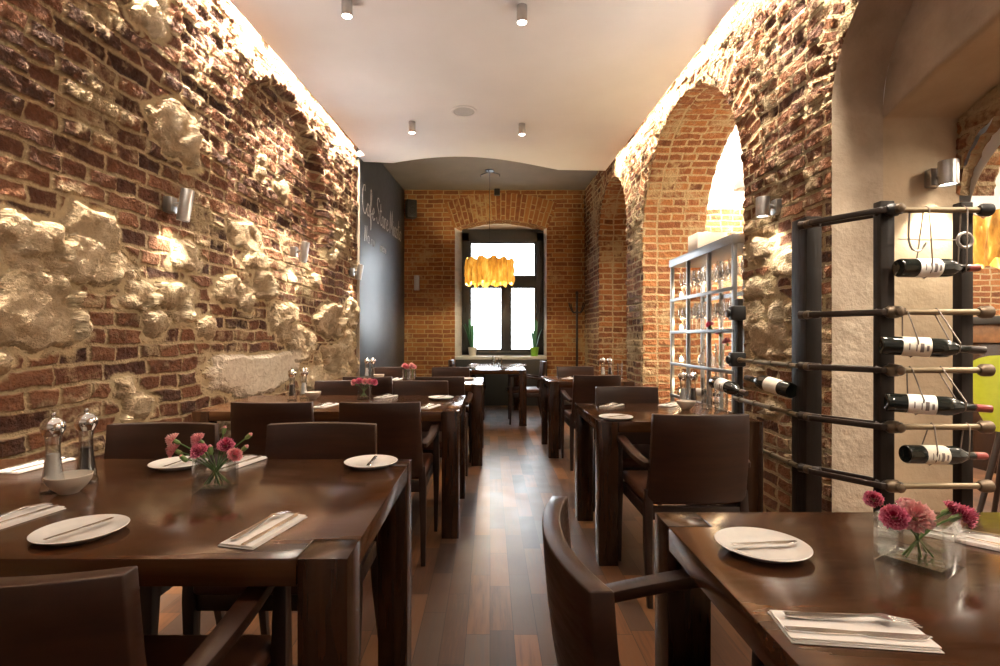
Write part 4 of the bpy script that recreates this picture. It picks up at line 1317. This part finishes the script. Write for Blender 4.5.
# ---------------------------------------------------------------- sill plants, coat stand
def sill_plant(px, potmat, label, lean, seed):
    y = YB+.10; x = (px-CX)/F*y
    t = thing('potted_plant', label, 'plant', (x, y, .856))
    bm = BM(); lathe(bm, [(0,0),(.058,0),(.075,.13),(.079,.135),(.079,.155),(.070,.155),(.066,.13),(0,.128)], 24); obj('pot', bm, potmat, t)
    rnd = random.Random(seed); bm = BM()
    for k in range(7):
        a = rnd.random()*6.28; L = .30+.22*rnd.random(); sp = .07+.07*rnd.random()
        tip = Vector((math.cos(a)*sp+lean, math.sin(a)*sp*.5, .13+L))
        base = Vector((math.cos(a)*.02, math.sin(a)*.02, .12))
        pts = smoothpath([base, base.lerp(tip, .5)+Vector((0,0,.05)), tip], 4)
        n = len(pts)
        for q in range(n):
            pass
        ws = [.012+.035*math.sin(math.pi*(q+.6)/(n+.3)) for q in range(n)]
        rsweep(bm, pts, ws, [.004]*n, (math.sin(a), -math.cos(a), 0))
    obj('leaf', bm, M['leaf'], t)['kind'] = 'stuff'
    return t
sill_plant(472.5, M['pot_white'], 'green plant in a pale pot on the left end of the window sill', -.07, 3)
sill_plant(534.5, M['pot_green'], 'green plant in a lime green pot on the right end of the window sill', .02, 8)
cs = thing('coat_stand', 'slim dark coat stand in the corner right of the window', 'coat stand', ((577-CX)/F*8.75, 8.75, 0))
bm = BM(); tube(bm, [(0,0,.06),(0,0,1.9)], [.022,.018], 12); lathe(bm, [(0,1.9),(.022,1.9),(.028,1.93),(.015,1.96),(0,1.965)], 14); obj('pole', bm, M['chair_leg'], cs)
for k in range(4):
    a = k*math.pi/2+.5; c_, s_ = math.cos(a), math.sin(a)
    bm = BM(); tube(bm, smoothpath([(0,0,.22),(.12*c_,.12*s_,.16),(.25*c_,.25*s_,.012)], 4), .014, 8); obj('foot', bm, M['chair_leg'], cs)
    bm = BM(); tube(bm, smoothpath([(0,0,1.62),(.08*c_,.08*s_,1.60),(.14*c_,.14*s_,1.68),(.17*c_,.17*s_,1.76)], 4), .010, 8); obj('hook', bm, M['chair_leg'], cs)

# ---------------------------------------------------------------- metal shelf of glasses in the arch
SX0, SX1, SY0, SY1 = 1.74, 2.06, 3.72, 5.02
sh = thing('glass_shelf_unit', 'grey metal shelf unit full of glasses standing in the brick arch', 'shelf', (SX0, SY0, 0))
dx, dy = SX1-SX0, SY1-SY0
SHZ = [.32, .65, .95, 1.25, 1.555]
for a in (0, dx-.03):
    for b in (0, dy*.333, dy*.667, dy-.03):
        bm = BM(); box(bm, a, a+.03, b, b+.03, 0, 1.86); obj('upright', bm, M['shelf_metal'], sh, bevel=.003)
bm = BM(); box(bm, -.01, dx+.01, -.01, dy+.01, 1.86, 1.93); obj('top_board', bm, M['shelf_metal'], sh, bevel=.004)
for z in SHZ:
    bm = BM()
    box(bm, -.004, .012, 0, dy, z-.028, z); box(bm, dx-.012, dx+.004, 0, dy, z-.028, z)
    s = obj('shelf_rail', bm, M['shelf_metal'], sh, bevel=.002)
    bm = BM(); box(bm, .0125, dx-.0125, .002, dy-.002, z-.010, z); obj('shelf_glass', bm, M['thin_glass'], s)
def goblet(kind):
    t = thing('wine_glass', '', 'glass')
    if kind == 0: bowl = [(.004,.105),(.02,.112),(.033,.13),(.038,.155),(.036,.18),(.031,.215),(.0298,.215),(.0345,.18),(.0365,.155),(.0315,.131),(.018,.1145),(0,.11)]
    else: bowl = [(.004,.095),(.012,.10),(.021,.12),(.025,.15),(.025,.2),(.022,.235),(.0208,.235),(.0236,.2),(.0236,.15),(.0195,.121),(.010,.103),(0,.10)]
    bm = BM(); lathe(bm, bowl, 16); obj('bowl', bm, M['thin_glass'], t)
    z0 = bowl[0][1]
    bm = BM(); lathe(bm, [(0,0),(.034,0),(.034,.002),(.012,.005),(.004,.012),(.0035,z0-.01),(.0045,z0+.004),(0,z0+.003)], 16); obj('foot', bm, M['thin_glass'], t)
    return t
GB = [goblet(0), goblet(1)]; used = [False, False]
rnd = random.Random(4)
names = {(1.25, 0): ('round clear wine glass standing on the lower glass row of the shelf', 'wine glasses on the shelf, lower row'),
         (1.25, 1): ('slim clear flute standing on the lower glass row of the shelf', 'flutes on the shelf, lower row'),
         (1.555, 0): ('round clear wine glass standing on the upper glass row of the shelf', 'wine glasses on the shelf, upper row'),
         (1.555, 1): ('slim clear flute standing on the upper glass row of the shelf', 'flutes on the shelf, upper row')}
for z in (1.25, 1.555):
    for r_ in range(3):
        for k in range(12):
            y = SY0 + .14 + k*(dy-.24)/11.5 + .008*rnd.random(); x = SX0 + .065 + r_*.095
            if any(abs(y-(SY0+q+.015)) < .05 for q in (dy*.333, dy*.667)): y += .06 if y > SY0+dy*.333+.015 and y < SY0+dy*.6 else -.06
            kd = 0 if (k//3 + (z > 1.4)) % 2 else 1
            lab, gr = names[(z, kd)]
            if not used[kd]:
                used[kd] = True; o = GB[kd]
            else: o = copy_tree(GB[kd])
            o.location = (x, y, z); o['label'] = lab; o['group'] = gr
# carafe and flower vase on the shelf
def lathe_thing(name, prof, mat, label, cat, loc, n=28):
    bm = BM(); lathe(bm, prof, n); o = obj(name, bm, mat, None, loc); return tag(o, label, cat)
lathe_thing('carafe', [(0,0),(.06,0),(.07,.02),(.068,.06),(.035,.13),(.022,.17),(.026,.22),(.024,.22),(.020,.17),(.032,.13),(.065,.06),(.066,.022),(0,.008)], M['thin_glass'],
            'wide bottomed glass carafe on the lower shelf beside the flowers', 'carafe', (1.84, 4.42, .95))
p = (1.82, 4.12, .95)
tall_glass(p, .036, .19, 'tall glass vase of magenta carnations on the shelf', 'flower_vase', .5)
for i, (dx_, dy_, dz, m, lab) in enumerate(((-.05,.03,.36,'magenta','deep magenta carnation standing highest in the shelf vase'),(.01,-.02,.30,'magenta','bright magenta carnation in front in the shelf vase'),(.04,-.08,.23,'pink','small pink carnation drooping right from the shelf vase'))):
    flower((p[0], p[1], p[2]+.012), (p[0]+dx_-.03, p[1]+dy_, p[2]+dz), .030, M[m], lab, 'carnations on the shelf', 100+i, bend=(dx_-.3, dy_, .7))
for z in (.65, .95, 1.25, 1.555):
    t = thing('shelf_light', 'small warm light glowing at the far shelf end, height %s' % {.65:'of the bottles', .95:'of the carafe', 1.25:'of the lower glasses', 1.555:'of the upper glasses'}[z], 'light', (1.81, SY1-.10, z), 0, 'small shelf lights')
    bm = BM(); lathe(bm, [(0,0),(.028,0),(.03,.004),(.03,.07),(.028,.07),(.027,.006),(0,.005)], 18); obj('glass_cup', bm, M['thin_glass'], t)
    bm = BM(); lathe(bm, [(0,.008),(.014,.010),(.018,.03),(.010,.05),(0,.058)], 14); obj('flame', bm, M['tiny_bulb'], t)
    light('candle_light', 'POINT', (0,0,.09), 1.0, (1,.70,.38), t, shadow_soft_size=.03)
bm = BM(); box(bm, -.13, .13, -.11, .11, 0, .17); o = tag(obj('carton', bm, M['cardboard'], None, (1.93, 4.62, 1.931), bevel=.004), 'white cardboard box lying on top of the metal shelf', 'box')

# ---------------------------------------------------------------- wine rack
PL, PM, PT, PB = (1.515, 2.43), (1.645, 2.15), (1.975, 2.15), (1.505, 3.12)
rk = thing('wine_rack', 'tall black wine rack of posts and rods beside the plaster pillar', 'wine rack', (PM[0], PM[1], 0))
def rp(x, y, z=0): return (x-PM[0], y-PM[1], z)
for (x, y), wx_, wy_, zt_ in ((PL, .075, .12, 1.755), (PM, .06, .045, 1.755), (PT, .05, .045, 1.75), (PB, .03, .06, 1.42)):
    bm = BM(); q = rp(x, y); box(bm, q[0]-wx_/2, q[0]+wx_/2, q[1]-.0, q[1]+wy_, 0, zt_); obj('post', bm, M['post'], rk, bevel=.005)
RZ = [1.71, 1.292, 1.054, .822, .580]
for k, z in enumerate(RZ):
    # front rod with its end knobs
    bm = BM(); tube(bm, [rp(PM[0]-.02, PM[1]-.02, z), rp(PT[0]+.075, PT[1]-.02, z)], .0125, 12); rod = obj('rod', bm, M['rod'], rk)
    for (x, y) in ((PM[0], PM[1]), (PT[0]+.05, PT[1])):
        bm = BM(); q = rp(x, y-.022, z); tube(bm, [(q[0]-.026, q[1], z), (q[0]-.012, q[1], z), (q[0]+.02, q[1], z), (q[0]+.032, q[1], z)], [.016, .026, .026, .014], 14)
        obj('knob', bm, M['knob'] if k else M['iron'], rod)
    # strap loop between left and middle post
    a, b = Vector(rp(PL[0]-.05, PL[1]-.02, z)), Vector(rp(PM[0]+.01, PM[1]-.03, z))
    d = (b-a).normalized(); nrm = Vector((-d.y, d.x, 0))
    bm = BM()
    for s, dz in ((.5, .0), (-.5, .0)):
        pts = [a, a.lerp(b, .10)+nrm*s*.075, a.lerp(b, .90)+nrm*s*.075, b]
        rsweep(bm, pts, [.024]*len(pts), [.012]*len(pts), (0, 0, 1))
    tube(bm, [a-d*.03, a+d*.06], [.021, .017], 10); tube(bm, [b-d*.07, b+d*.02], [.017, .023], 10)
    st = obj('strap', bm, M['strap'], rk, bevel=.002, smooth=50)
    for q in (a, b):
        bm = BM(); tube(bm, [q+Vector((0,-.005,0)), q+Vector((0,-.03,0)), q+Vector((0,-.036,0))], [.020, .018, .008], 12)
        obj('bolt', bm, M['knob'], st)
    if k >= 2:
        bm = BM(); tube(bm, [rp(PL[0]-.06, PL[1]+.03, z), rp(PB[0]-.03, PB[1]+.02, z)], .0115, 10); rod2 = obj('rod', bm, M['rod'], rk)
        for f_ in (.1, .35, .62, .88):
            bm = BM()
            q = Vector(rp(PL[0]-.06, PL[1]+.03, z)).lerp(Vector(rp(PB[0]-.03, PB[1]+.02, z)), f_)
            tube(bm, [q-Vector((0,.008,0)), q+Vector((0,.008,0))], .017, 10)
            obj('collar', bm, M['rod'], rod2)
# iron plates at the far post
for z in (1.054, 1.33):
    q = rp(PB[0]-.025, PB[1]-.02, z)
    bm = BM(); box(bm, q[0]-.05, q[0]+.035, q[1]-.03, q[1]+.03, z-.04, z+.045); tube(bm, [(q[0]-.05, q[1], z), (q[0]-.07, q[1], z)], .026, 14)
    obj('bracket', bm, M['iron'], rk, bevel=.01)
# ring and small hook under the top rod
bm = BM(); tube(bm, [rp(PM[0]+.03, PM[1]-.02, 1.59), rp(PT[0]-.06, PT[1]-.02, 1.588)], .0025, 6)
tube(bm, [(x + rp(PT[0]-.03, 0)[0], -.02, 1.587 + zz_) for x, zz_ in [(.03*math.cos(a*.4), .03*math.sin(a*.4)) for a in range(17)]], .006, 8); obj('eye_ring', bm, M['brushed'], rk)
bm = BM(); tube(bm, smoothpath([rp(PM[0]+.075, PM[1]-.02, 1.71), rp(PM[0]+.07, PM[1]-.02, 1.60), rp(PM[0]+.085, PM[1]-.02, 1.55), rp(PM[0]+.12, PM[1]-.02, 1.545), rp(PM[0]+.14, PM[1]-.02, 1.575)], 5), .004, 8); obj('hook', bm, M['brushed'], rk)

def make_bottle(name, label, caps, paper, ink=True):
    t = thing(name, label, 'bottle', (0,0,0), 0, 'wine bottles hanging in the rack')
    m = Matrix.Rotation(R(90), 4, 'Y')
    bm = BM(); lathe(bm, [(0,.012),(.020,.004),(.034,0),(.0375,.006),(.0375,.19),(.034,.212),(.022,.235),(.0155,.25),(.0145,.30),(.0145,.312),(0,.312)], 32, m); obj('glass_body', bm, M['bottle'], t)
    bm = BM(); lathe(bm, [(.0380,.065),(.0380,.155),(.0376,.155),(.0376,.065)], 40, m, closed=True); lb = obj('label', bm, paper, t)
    if ink:
        bm = BM()
        for (z0, z1, a0, a1) in ((.138,.146,-1.75,-1.15),(.118,.130,-1.95,-1.0),(.105,.109,-1.8,-1.1),(.082,.086,-1.9,-1.2)):
            n = 8; ra = []
            for i in range(n+1):
                a = a0+(a1-a0)*i/n
                ra.append([bm.verts.new(m @ Vector((r_*math.cos(a), r_*math.sin(a), zz_))) for r_, zz_ in ((.0384,z0),(.0384,z1))])
            for p_, q_ in zip(ra, ra[1:]): bm.faces.new((p_[0], q_[0], q_[1], p_[1]))
        obj('print', bm, M['ink'], lb, smooth=0)
    bm = BM(); lathe(bm, [(.0150,.255),(.0150,.322),(.0135,.326),(0,.326),],20, m); obj('capsule', bm, caps, t)
    return t
def wire_hook(q, rodq, name_parent):
    pass
BOT = [(898, 985, 268, 268, .0, 'capsule_red', 'paper_white', 'topmost wine bottle in the rack, white label and red neck', 0),
       (881, 953, 345, 349, 0, 'capsule_black', 'paper', 'second wine bottle from the top in the rack, cream label', 1),
       (886, 957, 402, 404, 0, 'capsule_red', 'paper_white', 'third wine bottle from the top in the rack, white label', 2),
       (905, 986, 454, 456, 0, 'capsule_red', 'paper', 'lowest wine bottle in the rack, cream label and red neck', 3)]
for (xa, xb, y0_, y1_, rot, cap_, pap, lab, ri) in BOT:
    yb_ = PM[1]-.045
    p0, p1 = PX(xa, y0_, yb_), PX(xb, y1_, yb_)
    t = make_bottle('wine_bottle', lab, M[cap_], M[pap])
    L = (p1-p0).length
    turn = math.acos(min(1., L/.326)) if L < .326 else 0.
    t.location = p0; t.rotation_euler = (0, math.atan2(p0.z-p1.z, L), -turn*.9)
    rz_ = RZ[ri]
    for f_ in (.30, .74):
        bx = p0.lerp(p1, f_); r_ = .040 if f_ < .6 else .020
        oy = -math.sin(turn*.9)*.326*f_
        top = Vector((bx.x+.03, PM[1]-.02, rz_))
        bm = BM()
        c = Vector((bx.x, yb_+oy, bx.z))
        pts = [top+Vector((0,.014,0)), top+Vector((0,0,.016)), top+Vector((0,-.015,0)), c+Vector((0,-r_,.02)), c+Vector((0,-r_*.8,-r_*.5)), c+Vector((0,0,-r_-.002)), c+Vector((0,r_*.8,-r_*.5)), c+Vector((0,r_,.02)), top+Vector((0,.014,0))]
        tube(bm, pts, .0028, 6); obj('wire_loop', bm, M['wire'], None); 
        w_ = bpy.data.objects[-1] if False else None
# wire loops belong to the rack
for o in [o for o in bpy.data.objects if o.name.startswith('wire_loop') and o.parent is None]:
    o.parent = rk; o.matrix_parent_inverse = Matrix.Translation((-PM[0], -PM[1], 0))
# bottles on the rods along the wall
yrod = lambda f_: PL[1]+.03 + (PB[1]-PL[1])*f_
t = make_bottle('wine_bottle', 'wine bottle with a cream label hanging from the wall rods beside the pillar', M['capsule_black'], M['paper'])
p0 = PX(792, 391, 2.50); p1 = PX(748, 378, 2.80); t.location = p0; d = (p1-p0)
t.rotation_euler = d.to_track_quat('X', 'Z').to_euler()
t = make_bottle('wine_bottle', 'dark wine bottle behind the first, hanging at the far post of the wall rods', M['capsule_black'], M['paper_white'])
p0 = PX(714, 382, 3.16); p1 = PX(742, 392, 2.88); p0.x -= .0; t.location = p0; d = (p1-p0); t.rotation_euler = d.to_track_quat('X', 'Z').to_euler()
t = make_bottle('wine_bottle', 'dark bottle lying on the bottom of the metal shelf behind the mills', M['capsule_black'], M['paper_white'], False)
t.location = (1.86, 4.78, .689); t.rotation_euler = (0, 0, R(-70))

# ---------------------------------------------------------------- next room: bar and lime chair, pendant
br = thing('bar_counter', 'wooden bar counter with a black top in the next room', 'bar', (5.4, 4.6, 0))
bm = BM(); box(bm, -1.1, 1.6, -.35, .35, 1.30, 1.37); obj('bar_top', bm, M['iron'], br, bevel=.006)
bm = BM(); box(bm, -1.05, 1.55, -.32, .32, 1.14, 1.299); obj('fascia', bm, M['lightwood'], br, bevel=.004)
bm = BM(); box(bm, -1.0, 1.5, -.26, .26, 0, 1.139); obj('front_panel', bm, M['leg'], br, bevel=.004)
lc = thing('tub_chair', 'lime green tub stool in front of the bar in the next room', 'stool', (3.28, 3.25, 0), R(-60))
bm = BM()
rows_ = []
for j in range(9):
    v = j/8
    row = []
    for i in range(21):
        a = R(-130 + 260*i/20) - math.pi/2
        top = .74 + .34*max(0, math.cos((i-10)/10*1.75))**1.0
        r_ = .115 + .125*v**.8
        z = .60 + (top-.60)*v
        row.append((Vector((r_*math.cos(a), r_*math.sin(a), z)), Vector(((r_-.035)*math.cos(a), (r_-.035)*math.sin(a), z))))
    rows_.append([(bm.verts.new(o_), bm.verts.new(n_)) for o_, n_ in row])
for j in range(8):
    for i in range(20):
        for k in (0, 1): bm.faces.new((rows_[j][i][k], rows_[j][i+1][k], rows_[j+1][i+1][k], rows_[j+1][i][k]))
    for i in (0, 20): bm.faces.new((rows_[j][i][0], rows_[j][i][1], rows_[j+1][i][1], rows_[j+1][i][0]))
for i in range(20):
    for j in (0, 8): bm.faces.new((rows_[j][i][0], rows_[j][i+1][0], rows_[j][i+1][1], rows_[j][i][1]))
obj('shell', bm, M['lime'], lc, bevel=.0, smooth=60)
bm = BM(); lathe(bm, [(0,.60),(.085,.60),(.12,.66),(.13,.70),(.08,.715),(0,.715)], 28); obj('seat', bm, M['lime'], lc)
for k in range(4):
    a = k*math.pi/2+.78; bm = BM(); tube(bm, [(.07*math.cos(a), .07*math.sin(a), .60), (.20*math.cos(a), .20*math.sin(a), 0)], [.020, .014], 10); obj('leg', bm, M['chair_leg'], lc)
t = thing('pendant_lamp', 'thin pendant lamp hanging in the white room behind the arch', 'pendant lamp', ((743-CX)/F*5.6, 5.6, 4.08))
bm = BM(); lathe(bm, [(0,0),(.05,0),(.05,-.02),(0,-.025)], 18); obj('ceiling_rose', bm, M['brushed'], t)
bm = BM(); tube(bm, [(0,0,-.02),(0,0,-1.15)], .004, 6); obj('cable', bm, M['brushed'], t)
bm = BM(); lathe(bm, [(0,-1.13),(.03,-1.14),(.09,-1.25),(.10,-1.30),(.095,-1.30),(.085,-1.25),(0,-1.16)], 24); obj('shade', bm, M['white'], t)
# warm glow added behind the shelf top, and a hidden niche lamp without fixture
light('arch_fill_light', 'POINT', (2.28, 4.55, 2.02), 34, (1, .78, .48), shadow_soft_size=.08)
light('niche_light', 'POINT', (1.98, 6.78, 1.75), 9, (1, .74, .42), shadow_soft_size=.05)
# fill lights added for the next room and plaster jamb, without fixtures
light('room_fill_light', 'POINT', (3.3, .9, 2.9), 70, (1, .86, .68), shadow_soft_size=.2)
for x, y in ((4.2, 5.6), (4.8, 2.6), (3.6, 6.4)):
    o = light('room_fill_light', 'AREA', (x, y, 3.95), SIDE_W/3, (1, .88, .72), shape='DISK', size=.5); aim(o, (0, 0, -1))
    o = light('room_fill_light', 'POINT', (x, y, 3.0), SIDE_W/4, (1, .86, .68), shadow_soft_size=.2)
